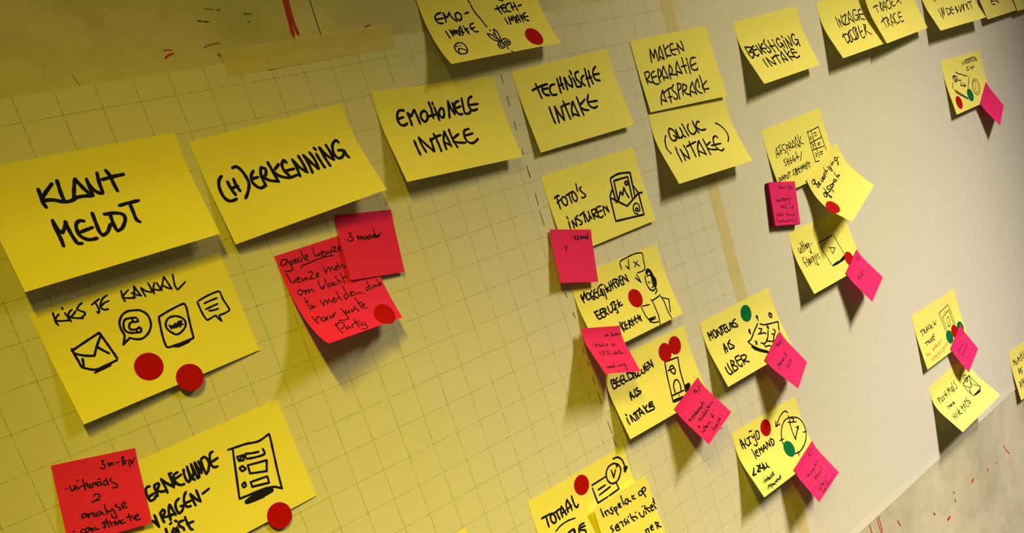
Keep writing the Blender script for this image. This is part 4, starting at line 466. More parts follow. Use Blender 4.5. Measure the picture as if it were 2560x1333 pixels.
  ('te melden. direct', 0.78, '8.6,32.2 8.6,36.9 8.3,42;7.8,35.7 10.9,35.4;9.9,38.6 10.9,39.6 9.5,41.3;12,40.1 10.2,41.2 13.6,40.7;19.2,37.9 19.2,40.4 19.7,42.8;19.9,42.6 21.8,39.6 23.3,39.5 23.3,42.6;23.3,42.6 25.8,39.8 26.4,43.2;27.3,42.3 30.9,41.8 30.4,40.3 28.6,41.5 28.8,43.9 31.1,43.5;34.7,36.7 34.7,41.3 35.3,44.2;31.6,42.7 34.4,41.2;41.9,35.3 41.7,40.3 42.3,44;41.1,41.3 38.7,42.3 38.8,44.9 41.5,44;43.3,43.4 47,42.2 46.1,41.3 44.6,42.6 44.8,44.6 47.5,44.4;47.9,41.9 49,43.7 49.7,44.9 51.5,44.3 54.6,45.8;56.4,46.5 56.7,46.9;62.6,38.2 63,42.5 63,45.1;62.7,43 59.9,43.3 59.2,45.6 62.3,44.8;64.9,42.5 64.9,42.8;65.1,43.9 64.8,45.8;67,43.3 66.4,45.7;67,44.6 68.9,44 68.2,45.7;72,40 71.7,44.4 71.4,46.2;69.5,44.3 71.1,45.5 74.5,44.8;71.7,44.4 73.9,43.9'),
  ('naar juiste party', 0.86, '6,46.9 6.5,50.1 7.3,53.7;6.8,50.6 10.2,48.7 11.4,49.9;13.5,50.4 11,51.5 11.4,53.4 14.2,52.9 14.5,50.9 14.8,53.9;17.3,51.4 15.1,52.6 16.3,53.8;19.4,51 18.5,54.1 21.2,52.4;22.5,50.6 21.5,54;22,52.8 25.2,50.7;30.7,49.5 31.4,54.7 31.5,59.6 27.9,59.5 22.6,57.8;33.5,52.8 31.9,54.6 34.3,55.3 35.2,53.5 35.9,55.6;38.2,53.4 37.8,56 40.5,54.3;42.5,52.4 41.1,53.9 43.4,56.6 42,57.4;46.5,46.9 47,53.5 46.7,56.2;46,51.7 50.2,52.1;48.4,54.8 51.2,54.5 50.4,53.5 48.4,54.8 48.7,57 51.8,57.5;17.9,59.8 19.1,59.6 18,64 18,69.7;17.8,61.4 22.1,59.5 24.9,61.6 23.6,64.3 19.6,65.7;26.3,65.6 23.7,66.1 23.8,67.9 27.2,66.9 27.1,66 27.3,68.7;30,65.6 29.1,68.7;29.5,66.3 32.6,65.2;35,61.5 34.2,66 33.5,70.9;33.1,65.4 37.9,65.1;35.9,66.7 36.2,70.4;39.1,66.5 37.8,69.3 40.1,70.4;41.1,67.4 40,73.5 36.6,73.9 34.4,72.8;46,69.9 46.2,70.5'),
 ]),
 'pink3m': dict(kind='pink', o=[33.32, 120.09], a=-0.15966, w=50.48, len=51, z=[0.55, 0.55], h=[4.89, 2.38], k=[0.9886, 0.9804], pw=(0.02, 0.35), ink=[
  ('3 maanden', 0.86, '8.6,14.7 10.9,15.3 8.9,17.3 11.4,18.9 10.3,20.9 7.4,20.8 6.3,19.3;15.5,17.1 15.7,20.8 16.8,17.7 18,20.6 19.4,17.5 19.8,20.8;22.7,18.4 20.4,19.5 21.4,21.4 23.6,18.9 23.5,21.2;26.4,18.3 24,19.4 25,21.3 27,18.4 27.1,21.1;28,18 28.7,20.8 30.6,17.8 30.9,20.6;32.9,19 30.4,19.6 31.3,21.1 33.7,20;30.7,13.7 32,20.3;33.3,19.5 35.1,18.8 33.6,20.2 34.7,20.1 35.9,17.7 37.4,17.8'),
 ]),
 'uitw': dict(kind='pink', o=[-212.13, 24.18], a=-0.19413, w=50.07, len=51, z=[0.55, 0.55], h=[4.0, 4.75], k=[1.0, 0.9791], pw=(0.02, 0.35), ink=[
  ('3m-1/2jr', 0.86, '28.4,3.6 29.8,3.7 28.8,5.5 30.2,6.9 29.7,8.5 28.2,8.7 27.4,7.6;32.1,5.6 32.4,7.9 33.1,6.3 33.8,8 34.4,6.1 35.5,7.7;36.9,7 38.8,6.7;40.9,4.3 42.2,4 41.6,4.9;42.1,3.7 40.9,6.3 40.9,9.5;40.9,6.3 42.6,6.5 41.3,8.7 42.7,8.8;42.4,7.2 43.6,7.4;44.8,6.8 44.8,9.1 44.7,11.5;45.9,6.6 46.5,9.9 47.3,7.9 48.6,6.5'),
  ('uitwaas', 0.86, '5.3,16.1 6.2,16.2;7.9,14.8 8.1,17.5 8.9,18.3 10.2,16.7 10.1,15;10.4,15.9 10.7,18.1;12.4,12.6 13.2,12.5;11.4,15.3 12.1,17.6 13,17.4;15.7,12.5 16,16 16.1,19.5;13.5,16.7 17.9,16.5;17.4,15.1 17.9,18.3 19.5,16.5 18.9,19 20.6,18.5 20.7,16.4;20.7,16.4 23,16.5 21.9,18;24.2,14.7 25.8,14.6;25.1,16.2 23.2,17.5 23.7,18.9 25.5,18.1 25.5,16.3 26.1,19.1;28.7,16.2 27.2,17.6 27.6,19.5 29.4,18.6 29.3,15.5;32.1,15.8 31.3,17.3 34.7,20.9 34.8,22.2 32.7,22.5 32,21.9;29.2,17.7 30,19.7'),
  ('2', 0.86, '19.8,24.6 20.8,23.6 22.7,23.9 23.6,25.2 21.7,26.7 19.5,27.8 17.9,28 19.9,27.7 22.9,27.7'),
  ('analyse', 0.86, '13.1,33.8 11.1,34.1 10.9,36.2 13.1,35.6 13.1,33.8 14.5,36.8;14.6,34.2 14.8,36.9;15.2,35.3 16.5,34.4 17.5,37.2;17.8,34.3 18.7,37.6;21.2,34.8 19.3,35.6 19.7,37.2 21.8,36.7 21.6,34.9 23.4,37.6;24.8,31.2 25,35 25.4,37.8;25.6,35.2 26.8,36.9 28.2,35.9;28.5,34.7 29.8,38.1 30.4,41 29.1,41.5 27.7,40.2 27.7,38.4;32.1,33 30.7,34 33.5,36.1 33.7,37.3 32.5,36.9;34.8,36 37.2,34 36.6,33 34.7,34.2 35.5,36.7 37.6,36.4'),
  ('constructie', 0.86, '3.9,42.7 4.8,42.8;10.4,42.9 8.8,43.3 8.5,44.7 10.7,45.6;12.5,42.7 11.1,43.6 11.5,45.4 13.2,44.6 12.8,42.8;13.6,43 14.6,45.9 14.6,43.7 16.2,45.5;16.6,43.5 17.4,45.4 19,45.5;23,41.9 21.3,42.2 22.7,44.9 22.1,45.8 21.1,44.8;23.7,40.3 24.8,46.4;22.7,43.1 26,42.8;25.9,43.2 26.5,46;26.1,44.1 28.2,43.9 28.5,46.2;28.8,43.1 29.8,46.1 31.1,43.4 31.5,45.7;33.9,43.8 32.2,44.2 32.6,46.1 34.8,45.8;37.5,40.8 38,45.9;35.8,43 39.1,43;39.5,43.2 40.2,45.6;40.4,44.8 43.1,43.8 42.5,42.7 40.9,44 41.7,46.5 44,46.3'),
 ]),
 'pinkQ': dict(kind='pink', o=[236.82, 54.9], a=-0.26271, w=50.23, len=51, z=[2.19, 3.31], h=[6.82, 2.84], k=[0.9754, 0.9717], pw=(0.02, 0.35), ink=[
  ('12mnd', 1.01, '28.1,6 29.1,9.8;29.1,6.4 29.8,8.5 28.3,7.7;31.9,6.4 33.6,6.2 33.3,7.7 31,9.6 33.9,9.6;35.8,6.4 35.9,9 37.4,6.9 37.9,8.8 38.5,6.7;39.7,6.4 39.9,8.6 41.4,6.5 42,8.5;44.1,6.9 42.5,7.8 43.5,9.1 45.2,7.3;45.5,3.4 45.7,7.8;46.4,9.4 46.5,9.6'),
  ('?', 0.94, '9.8,18.6 10.1,18.9;14.6,17.1 17.3,15.8 17.5,17.1 14.6,20.1;15.3,23 15.5,23.3'),
 ]),
 'pinkD': dict(kind='pink', o=[234.01, -39.07], a=-0.27724, w=47.4, len=51, z=[7.52, 10.08], h=[25.73, 21.34], k=[1.0053, 0.9778], pw=(0.02, 0.35), ink=[
  ('na 3 maanden', 0.7, '26.5,8.1 27,9.8;27.2,7.3 27.8,9.5;28.4,7.7 30.3,7.5 29.2,9.2 31.7,8.6;34.3,6 35.9,6.8 34.6,8.1 36.2,8.6 34.4,9.9;36.5,7.9 37.2,9.8;36.5,9 38.7,8;39.3,7.4 40.1,9.2;40.8,7.1 41.5,9;42.1,7.2 43,8.9;43.6,6.9 44.6,8.1 46.9,7.5;39.4,8.4 43.8,7.6'),
  ('Inzicht in', 0.7, '6.5,16.3 6.7,16.5;9,15.2 8.3,19.9;10.8,16.7 10.6,19.2 12.3,16.4 12.2,19.3;14,16.5 15.7,16.6 13.8,20.4 15.6,19.6;16.5,17.6 16.1,19.7;17.5,15.5 17.6,15.8;18.9,17.3 17.3,18.5 17.8,19.8 19.4,18.7;20.9,15.4 20.2,19.6;20.8,17.9 21.5,19.7;24.8,16.6 23.8,20.3;23.4,18.1 26.2,17.9;30.4,17 30.1,20.4;30.3,15.6 31.1,15.8;31.7,18 31.7,20.1 33.6,17.7 34.6,19.9'),
  ('(P.D.) data.', 0.7, '11.1,24.9 9.5,27 9.8,29.1 11,30.1;13.6,25.6 13,29.8;13.4,25.1 16.3,24.9 15.3,27 13.3,27.3;14.8,29.1 15.1,29.4;18.6,25.5 17.9,29.3;18.8,25.1 20.9,26.1 19.9,29.1 17.9,29.3;20.1,29.5 20.2,29.7;22.4,24.5 23.4,27.2 22.7,29.7;28,28 26.2,28.7 26.2,30 28.4,28.9;29.4,25.1 28,30.1;31.9,27 29.5,28.5 30.1,29.8 32,28.3 31.9,30;35.5,24.3 34.1,30.1;32.4,27 36.4,26.5;36.6,27.8 34.2,29.3 35.4,30.2 37.2,28.3 39.1,29.7;41.5,29 41.7,29.2'),
  ('coaching', 0.7, '2.5,43 3.1,43.5;7.8,41.5 7.2,43.6 8.4,44.5 10.2,43.4;10.7,42.5 9,43.7 10.2,44.6 12.1,42.6;13.7,42.3 11.5,43.4 12,44.8 14.3,42.8 13.6,44.4;18.3,38.4 16.8,44.7;16.6,42.9 14.6,43.7 16.3,44.6;19.8,42.3 19.8,44.4;23.8,39.2 24.4,39;22.4,42 22.3,44.2;24.5,41.8 24.2,44.3 26.6,41.5 27,43.6;31.5,40.5 29,42.1 29.3,43.8 32.3,41.4;32.4,40.6 31.5,47.7 29.8,48 30.6,44.7'),
 ]),
 'pinkO': dict(kind='pink', o=[319.06, -152.39], a=0.27569, w=52.38, len=51, z=[10.94, 6.68], h=[19.11, 19.67], k=[0.9856, 0.9867], pw=(0.02, 0.35), ink=[
  ('1/2 jr.', 0.78, '36.8,5.5 36.8,9.2;39.1,5.9 39,8.9;38.6,7.9 40.1,8 40.2,9.8 37.7,9.9;36,6.6 40.1,8;43.7,8.5 43.7,12.4;43.9,5.9 44,6.3;46.1,7 45.1,9.6;45.3,7.7 48,7.4;49.1,9.5 49.2,9.8'),
  ('bullets', 2.28, '5.4,20.3 6.4,21.4;7.4,32.2 8.3,32.8'),
  ('onderzoek', 0.78, '11.8,21.3 10.7,20.2 9.2,21.5 10.1,23 11.8,22.7 11.8,21.3;13.1,20.1 11.3,23;12.8,21.4 15,21.1 14.2,23.4;16.9,22 15,21.4 14.4,22.8 16.6,23.3;19,17.5 17.4,21.7 17.8,23.6;18.1,22.4 20,22.6 20.1,21.1 18.1,21.6 19.5,23.3;21.3,21.5 20.9,23.8;21.2,22.2 23.2,21.7 23.1,23.1;25.4,22.1 24.7,20.8 23.2,22.4 24.1,23.6 25.8,22.9;27.4,20.9 25.2,21.9 26.3,23 28.1,22.6 28.1,21.5;29.1,21.6 28,23.7 30.2,23.4;30.5,22.2 31,23.3;33.9,17.6 32.1,21.3 31.2,23.5;32.3,21.5 35.3,21.1 35.1,20.1;33,21.7 35.4,22.8;36.5,20.7 36.5,22.1'),
  ('midden', 0.78, '14.3,27.6 13.9,31;15,27.8 16.4,28.7 15.9,31;16.3,28.2 18.3,29 18,31.3;20.2,28.8 19.9,31.2;20.9,26.6 20.9,26.9;23.6,29.6 22.2,28.7 21.2,30 23.1,30.6;25.7,25.5 24.6,28.3 23.3,31.2;27.7,29.9 26.6,28.9 25.3,30 27,30.8;30.9,24.8 29.3,27.9 27.7,31.4;31.7,30 30.7,28.8 29.7,29.8 31.4,30.6;35.6,23.7 34.3,27 32.9,30.7;35.2,28.6 37.1,28.9 36.9,27.9 35.4,28.1 35.4,29.6 37.3,29.8;39.2,27.6 39.6,30.3;39.9,27.9 42.6,28.4 43.6,29.3 45.7,29.8'),
  ('intern & want', 0.86, '6.5,36.9 5.9,39 8.1,39.5 9.3,38.4;10,37.6 9.5,40;13.2,35.3 11.9,37.8 11.4,40.3;11.2,37.2 15.1,38;14.1,38.3 15.7,38.7 15.8,37.6 14.3,37.8 13.8,39.5 15.5,39.9;16.5,37.9 16.6,40.6;18.7,37.9 20.1,38.5 19.3,40.4;21.1,38.3 22.5,38.1 22.9,40.3;33.6,36 31.7,35 30.2,35.9 31,38.6 29.7,39.1 29.4,37.5 33,38.1;18.7,43.2 18.1,46.8 20.5,46.4;22,44 21.4,47.3 24.1,46.7;26.6,45.9 25.1,45.4 24.1,46.7 26.3,47.2;27.3,45.5 27,47.8;29.8,45.1 31,45 30.2,47.3;34.5,42.6 33.4,45.4 34.3,46.9;32,44.4 35.9,45.7'),
 ]),
 'pinkF': dict(kind='pink', o=[474.52, -157.33], a=0.37415, w=48.8, len=51, z=[13.51, 8.28], h=[20.26, 12.46], k=[0.9718, 0.9678], pw=(0.02, 0.35), ink=[
  ('1/2 jr.', 0.86, '29.6,4.2 29.1,6.5;32.3,4.4 31.5,7.9;31.6,5.9 36,7.1 31.9,7.7 33.8,9.3;37.8,5.9 37.5,9.9;40.5,6.1 39.7,10.4;41.7,8.3 41.8,8.6'),
  ('flexibele schil', 0.86, '6,20.7 6.1,21.3;12.8,15.9 6.5,23.8;8.5,17.7 14.4,20.7;16.3,17.9 12.6,22.1;18.2,19.8 14.4,20.7 16.3,22.6;20.9,19.4 19.5,22.7;24,20.9 19.2,20.8 22.7,22.8;25.7,19.5 24.9,23.4;32.7,18.7 28.6,24;29.3,21.6 33.1,22.2;20.1,28 17.3,28.4 19.8,30.9 16.5,30.8;24.5,27.8 20.8,31.9;26.7,28.3 25.2,33.1;31.7,28.6 29.8,31.4 28.3,28.4;4.9,42.3 5,42.8'),
 ]),
 'pinkA': dict(kind='pink', o=[470.11, -287.16], a=0.17902, w=57.95, len=51, z=[17.13, 9.06], h=[15.42, 18.75], k=[0.9167, 0.9359], pw=(0.02, 0.35), ink=[
  ('1 jr.', 0.86, '40.6,5 38.4,5.6 40.4,8.5 37.5,10;38.8,7.3 41,9.7;46.1,7.6 45.3,12.1;44.4,2.8 44.7,3.3;48.4,5.7 47.8,8.1;51.1,6.7 51.2,7'),
  ('aannemers', 0.78, '10.3,20.2 10.5,20.5;15.5,19.7 13.2,20.2 14.3,22.6 16.7,20.7 16.9,22.4;18.4,20.6 16.5,21.3 18,22.6;20.2,21.3 20.4,23.7;23.1,21.3 23.3,23.8;24.8,21.2 22.5,21.6 25,23.6;27.2,21.5 27.4,24;30.1,21.6 27.8,22 29.7,23.5;32.4,21.1 32,23.9;34.8,21.5 34.3,23.4;38.2,20.4 35.3,21.1 38.4,22.8;41.6,18.4 40.7,22.4;45.3,19 43.7,22.4'),
  ('bereid', 0.78, '21.3,26.7 20.6,31.5 23.4,31.5 22.6,29.4;25.5,29.4 23.3,29.9 24.6,31.7;27.8,29.8 26.9,32;30.5,30.4 27.9,30.6 29.7,32.1;32.2,30.2 32.6,32.1;36,31 33.1,31 34.9,32.5;40.4,26.4 38.4,32.2'),
  ('systeem inplannen', 0.78, '13,40.5 12.7,43.3;15.8,40.5 15.5,44.1;19.1,40.2 16.1,43.8;22.3,38.3 21.1,44.2;19.7,40.7 24.3,42.2;25.4,41.6 23.2,42 25,43.5;27.7,41.9 25.4,42.4 27.2,43.9;29.9,41.4 30.1,43.9;33.3,41.1 32.3,43.4;36.1,40.3 36.7,41.6;17.9,45.3 15.9,48.3 18.8,49.9;20.2,46.5 20.5,49.8;24.1,46.7 21.4,47.5 23.3,49.8;27.4,45.5 28.3,50.1;31.9,45.4 29.9,49.1;34.2,46.5 32,47 33.2,48.8;36.5,46.9 36.1,48.8;40.4,46.2 39.5,49.3;43.3,46.3 43.4,48.7;46.7,45.9 49.1,47.1;6.2,41.2 6.7,41.8'),
 ]),
 'pinkE': dict(kind='pink', o=[670.78, -116.23], a=0.38036, w=48.75, len=51, z=[12.64, 6.97], h=[14.14, 15.14], k=[0.9888, 0.9828], pw=(0.02, 0.35), ink=[
  ('1/2 jr.', 0.78, '35.9,5.2 35.6,9.5;39.1,6 38.8,10.3;42,7.1 38.7,8 39.9,11.3;43.2,8.1 42.5,11.6;46.4,8.9 46.5,9.4'),
  ('E-book', 0.78, '8.7,20.7 8.7,21.2;13.1,18.7 12.6,23.9;14.6,18.7 17.9,20.5;13.1,20.5 16.9,22.1;18.9,20.1 16.9,24.6;22.3,20.6 19.8,24.7;25.7,21.2 22.7,24.8;29.6,18.4 24.6,24;29.6,20.9 31,23.4'),
 ]),
 'pinkM': dict(kind='pink', o=[573.28, 20.4], a=-0.20681, w=48.85, len=51, z=[4.77, 6.2], h=[1.82, 0.6], k=[0.969, 0.9698], pw=(0.02, 0.35), ink=[
  ('1mnd - 3jr.', 0.7, '16.9,6.6 19.4,4.1 18.6,8.3;20.3,6.2 21.3,8.2 22.4,6.3 23.3,8.2 24.4,6.4 25.4,8.1;27,6.9 25.5,7.7 27.4,8.4;28.9,4.4 28.3,8.6;31.7,7 32.7,7.2;35.3,4.8 37.6,5 35.9,6.7 37.4,7.6 34.7,9.2;39.5,5.9 38.9,10.6;40.8,6.4 40.9,9 42.2,6.2;43.7,7.4 44,7.6'),
  ('bevestigings-', 0.7, '6,17.2 6.5,18.1;9.6,17.8 9.7,22.9 11.8,22.5 11.6,20.4;12.9,20.9 13.7,23 15.7,20.5;16.3,20.6 15.1,22.7 17.2,22.7;19.1,20.2 17.9,22.3;20.3,18.2 20.5,22.9;18.5,20.2 24.1,19.6;22.4,20.8 22.7,22.5;25.5,19.6 23.7,21.3 25.6,21.8 26.8,19.7 26.5,23.9;28.3,19.3 28.5,21.4 30.3,19.4;31,19.4 31.8,22 33.1,19.5;34.6,18.7 33.3,21.2 33.7,25.5 31.3,27.1;36.6,19.2 36.6,22.2;37.7,20.5 39.2,20.1'),
  ('mail of', 0.7, '16.2,27.8 16.5,30.8 18.6,27.9 19.2,30.9;21.3,28 20.1,30.1 22.1,30.6 23.5,27.7;25.4,25.6 25.2,32 28.3,30.9;34.8,29.8 33.8,31.1 35.2,31.2;38.8,27.8 37.4,33.8;36.2,31.2 40,30.3'),
  ('ander kanaal (automatisch)', 0.7, '6.1,36.8 5.9,40.2 8,37.3 8.1,39.8;10.1,37.4 10.1,39.9 12.1,37.5;14.1,35 13.5,40.1 15.5,37.6;16,38.5 16.9,40.2 18.9,37.8;25.5,36.3 25.8,41.1 27.9,38.2 28.6,41.2;30.7,38.3 30.8,40.9 33.5,38.4;35,38 35,41 37.7,38.6 37.8,41.2;41.8,36.2 40.4,39.1 41.2,41.8;5.4,42.3 3.4,44.7 4.7,47.3;7,45.3 7.4,47.9 9.4,45.4 10.2,47.6;13.2,43.9 13.6,47.8;12.1,45.6 15.7,44.9;16.3,45.3 17.2,47.5 19.1,45.5;20.5,45.5 21.3,47.7 23.2,45.7 24.1,47.8;26.1,45.4 26.9,48 29.2,44.2 29.8,47.7;32,44.4 32.6,47.8 33.9,45.3;35.5,44.9 36.2,48 38.5,47.2;40.8,43.5 42.2,46.6 40.8,49.5'),
 ]),
 'sys': dict(kind='pink', o=[893.96, -293.12], a=0.39385, w=50.74, len=51, z=[6.7, 4.27], h=[9.01, 9.28], k=[0.9474, 0.9433], pw=(0.02, 0.35), ink=[
  ('1 jr.', 0.78, '34,5.4 33.6,8.8;39.6,7 39.1,10.3;44.5,8 44,11.2;47.4,8.2 46,8.1'),
  ('systeem bestaand', 0.78, '10.3,17.4 10.3,21.3;14.4,17.7 13.6,22;19.1,18.5 17.7,22.3;24.1,18.4 23.3,22.7;28.2,18.7 27.8,22.1;31,18.9 29.8,20.3;13.5,24.4 14.7,30.1;17.5,27.2 17,30.6;23,27.6 21.6,31.4;28.5,28 27.2,31.8;34.8,26.5 32.6,30.8;37,22.3 35.6,26.1;10.3,17.4 31.2,20.4;13.7,25.9 36,29.1'),
 ]),
 'pinkL': dict(kind='pink', o=[1136.9, 11.3], a=0.54862, w=50.84, len=51, z=[7.58, 3.87], h=[10.85, 7.61], k=[0.9763, 1.0062], pw=(0.02, 0.35), ink=[
 ]),
 'bevafs': dict(kind='yellow', o=[644.79, 6.64], a=0.31638, w=90.17, len=76, z=[6.34, 3.89], h=[31.9, 23.64], k=[1.0069, 0.9604], pw=(0.1, 0.7), ink=[
  ('Bevestiging', 1.42, '13.4,7.7 13.6,14 13.6,19.6;7.4,9.4 11.2,7.3 15,8.7 14.8,11.4 11.3,12.2 8.2,11.1;12,13.1 16.6,15.9 17.2,18.9 13.6,19.6;17.6,16.5 20.9,17.4 20.9,15.2 18.3,15.3 17.6,17.8 20.4,19.2 23.1,19.2;27.4,15 26.2,18.1 28.9,19.5 30.6,15.3;29.8,17.4 35.4,18 35.4,15.8 32.2,15.5 31.3,18.4 34.7,19.2;39.9,16.5 38.3,13.3 37,15.9 38.6,18.3 38.2,19.3;42.6,8.4 42.6,13.5 42.8,17.9;40.7,13.6 47.2,15;46.1,14.3 46.7,16.9;49.8,11.9 50.2,12.8;56,15.3 53.6,13.4 51.3,15.4 53,17.7 55.9,16.1;56,15.3 56,19.7 54.8,21.3 53.6,19.4;60.2,13.1 60,16.5;61.4,10.9 61.4,11.3;62.1,13.9 62.8,16.5 64.6,14.1 67.9,15.3;76.4,14.4 72.5,12 70.2,14.1 72.3,16.3 77.4,15.9;80.6,15.6 75.7,16.6 73.8,21.7 72,22.4 72.8,19.7'),
  ('afspraak', 1.52, '19.6,30.4 15.6,29.5 13.1,32.4 14.7,34.6 18.9,32.8 19.6,30.4;18.1,31.2 17,35.4;21.5,25.2 21.4,29.8 20.1,34.7 19.1,39.6 21.4,39.8 20.9,36.3;20.9,33.3 28.7,34.1;32.6,29.2 28.2,28 26.1,30.3 31,32.9 29.1,34.4 26.3,33.4;34.6,29.7 32.7,34.1 30.6,38.6;35.1,30 39.5,31.2 38.5,33.4 34.6,33.5;36.1,32.6 36.6,35;41.5,30.7 40.5,33.9;41.1,31.4 45.9,31.9;48.8,29.6 45.7,29.8 45.5,31.6 48.4,32.7 49.8,30.8 50.5,33.7;56.5,24 55.8,28.2 56,33.3;56.1,30.4 60.3,31.4 62.3,31.8;57.8,31.1 60,32.6'),
 ]),
 'insp': dict(kind='yellow', o=[183.22, -197.08], a=0.00086, w=74.56, len=76, z=[7.09, 8.57], h=[4.0, 4.0], k=[1.0, 1.0], pw=(0.14, 0.55), ink=[
  ('Inspelen op', 1.61, '8.1,4.3 8.5,8 8.9,12.6;9.2,9.8 9.3,12.8;11.9,9 13.3,13.7;12,9.8 15.6,9.4 17.2,13.4;21.7,8.7 19.3,9.7 21.8,13.1 20.3,15.3 18.6,13.7;23.8,10.5 25,14.7 26.4,19.4;24.1,11 27.3,11.5 26.7,14.1 24.6,14.5;30,9.9 31.7,12.9 32.7,10.4 30.4,10 30.1,13.2 33.1,14.2;36.3,4.2 36.3,10 37.1,14;40.8,10 38.7,12.6 41.5,15.4 43.7,11.4 40.8,10;42.8,12.4 46.7,15;49.6,10.5 49.4,13.4 52.8,15;49.8,11.3 52.2,11.7;61.6,11 58.7,11.9 59.1,14.6 62.5,15.1 63.5,12.7 61.6,11;64.1,10 64.7,14.7 66.2,19.5;64.6,10.2 68.2,10.1 68.6,12.8 65,14.1'),
  ('sensitiviteit', 1.61, '15.2,24.7 12.7,26 15.4,29.5 13,30.5;17.8,28.5 21.3,29.5 21,26.9 18.7,27.6 18.7,31.9 22.8,32.5;21.8,26.2 22.6,30.9;24.5,26.8 27.5,26.8 27.9,32.1;32.6,26.4 30.3,28.2 33.5,30.9 31,31.9;34.8,28.2 35.8,32.4;37.1,26.4 37.4,26.9;40.2,25.1 40.7,30.4 43.2,33.8;40.5,28.9 44.9,30.3;45.6,29.9 47.4,33.4;47.5,26.8 47.8,27.3;51.5,29.1 53.1,34.3 56.3,35.2 57.5,30.5;59.6,31.6 60.1,34.8;57.8,25.5 58.1,26;60.6,26.1 62.7,31.6 65.2,35;59.6,29.3 66.1,31;67.8,31.8 70.7,32.4 70.3,30 68,30.4 67.5,34.7 70.7,35.5;72.4,31 73.7,35.8;72.7,28.2 73,28.7;74.2,24.7 74.2,30.3;74.2,30.6'),
  ('manier', 1.61, '51.6,47.7 52.5,51.9;52.4,48.1 55.5,48.1 55.3,52.5;58.3,48.8 61.9,49.8 61.6,47.4 59.3,47.8 59,51.4 61.8,52.1;66.5,46.9 67.2,51.8 67.1,54;67,47.1 70.4,49.6 68.1,51.1 72.1,54.6'),
 ]),
 'corner': dict(kind='yellow', o=[-74.68, -153.85], a=0.01941, w=127.0, len=76, z=[0.2, 0.2], h=[3.0, 3.0], k=[1.0, 1.0], pw=(0.14, 0.55), ink=[
 ]),
 'emotech': dict(kind='yellow', o=[171.86, 279.99], a=0.00807, w=132.64, len=76, z=[0.2, 0.2], h=[18, 14], k=[1.0, 0.9791], pw=(0.2, 1.0), ink=[
  ('EMO-', 1.71, '20.1,27.6 15.7,28.2 12.2,30.4 12.1,33.7 14.1,36.2 17.9,36.6;12,32.5 20.2,32.4;22.1,28.2 22.1,32.4 21.4,36;22.3,28.2 23.5,32 25.5,31.6 28.5,28.7 29.1,32.7 32.8,37;37.6,29.6 34.3,30.7 33.3,33.3 34.3,35.6 36.5,36.6 39.1,34.7 39.5,31.7 37.6,29.6;44,31.7 48.8,31'),
  ('INTAKE', 1.61, '16.3,43.8 16.7,47.4 16.8,50.7;20.8,43.2 21.2,46.8 21.2,49.2;20.8,43.5 23.6,47.2 26.1,47;23.8,44 23.6,47.9;25.7,43.9 27,46.8 28.2,49.7;22.7,45.7 28.8,45.1;33.1,41.8 30,45.6 29.1,49.5;33.2,41.8 33.2,45.4 31.3,50.2;30.3,46.3 34.1,47.6;36.8,42 37.4,46.1 38.7,50;40.1,44.8 36.7,45.3;36.7,46 39.4,47.8;48.6,41.2 44.6,41.9 43.5,45 45.1,48 47.1,49.3 49.5,49;43.1,45.6 47.9,44.9'),
  ('face', 1.42, '22.7,56.2 19.7,56.6 16.2,58.9 14.6,62.3 14.9,65.4 16.6,67.7;22.7,56.2 26.1,57.4 27.2,61.3 25.9,65.2 22.4,67.7 19.2,67.8 17.6,67;16.6,66.1 17.1,63.5 18.9,62.1 22,62.6 24.5,64.9;18.5,58.9 19.1,59.6;22,59 22.6,59.5'),
  ('cut line', 1.52, '53.3,20.8 54.1,23.6;54.4,25.1 54.6,28.2 55.4,30.4;55.4,31 56.5,34.3;56.9,35 58.4,37.5;58.7,38.8 59.7,41.8;59.8,42.9 61,46.5;62.4,49.7 62.8,50.7;63.3,53.8 63.6,54.8;68.5,69.1 69,71.7;70,74.4 71,75.6'),
  ('scissors', 1.42, '57.5,52.6 61,54.8 64,58.6 66.5,60.9;57.5,52.6 58.2,56.5 60.7,59.9 64.7,62.2;67.2,49.4 65.6,53.4 65.3,59.2 65.6,61.5;67.2,49.4 68.7,51.8 69,56.1 68.1,60.4;64.8,62.1 68.2,61.9 71.6,60.6 75,61.6 76,64.9 73.1,67.5 69.5,67.3 67.9,64.6 66.9,62.5;72.9,62.8 70.1,63.8 71,65.9 74.1,64.5 72.9,62.8;64.5,62.4 61.4,65.3 60.8,68.4 63.1,69.7 66.7,68.3 67.1,65.6 65.1,63.3;63.8,65 63,67.2 64.5,67.9;63.7,65.8 63.8,67.2'),
  ('TECH-', 1.61, '78.9,32.2 83.9,31.9 86.7,30.7;82.7,29.6 83,33.7 84.2,37.4;91.9,29.5 87.8,30.5 86.8,33.6 88.1,35.7 90.4,36;87.6,32.7 91.8,32;97.6,28.9 93.5,30.3 91.8,33.6 92.5,36 95.6,36.4;99.5,28.5 99.1,32.3 99.3,35.9;103.2,28.7 103.7,32.6 104.2,36.9;98.3,33.2 103.8,32.3;106.7,32.8 110.9,32.2;86.9,24.5 91.7,25.7'),
  ('INTAKE right', 1.52, '85.5,41.6 85.7,44.7 85.9,47.6;90.1,40.9 89.5,44.6 89,48.1;90,41.1 91.8,44.2 93.8,45.2;93.9,40.8 93,45.1;95.7,40.7 96.5,44.9 95.5,47.9;92.6,43 99,42.2;100.9,40.4 98.4,43.8 97.8,48.2;100.9,40.4 101.6,44.3 101.1,47.7;98.1,45.1 101.8,45.3;104.4,40.3 104.3,44 104.9,47.9;108,41.4 105.1,42.7;104.5,43.7 106.9,44.7;111.9,39.9 109,40.6 107.7,43.4 108.3,46.6 111.5,47.7;107.5,43.7 112.8,43.5'),
 ]),
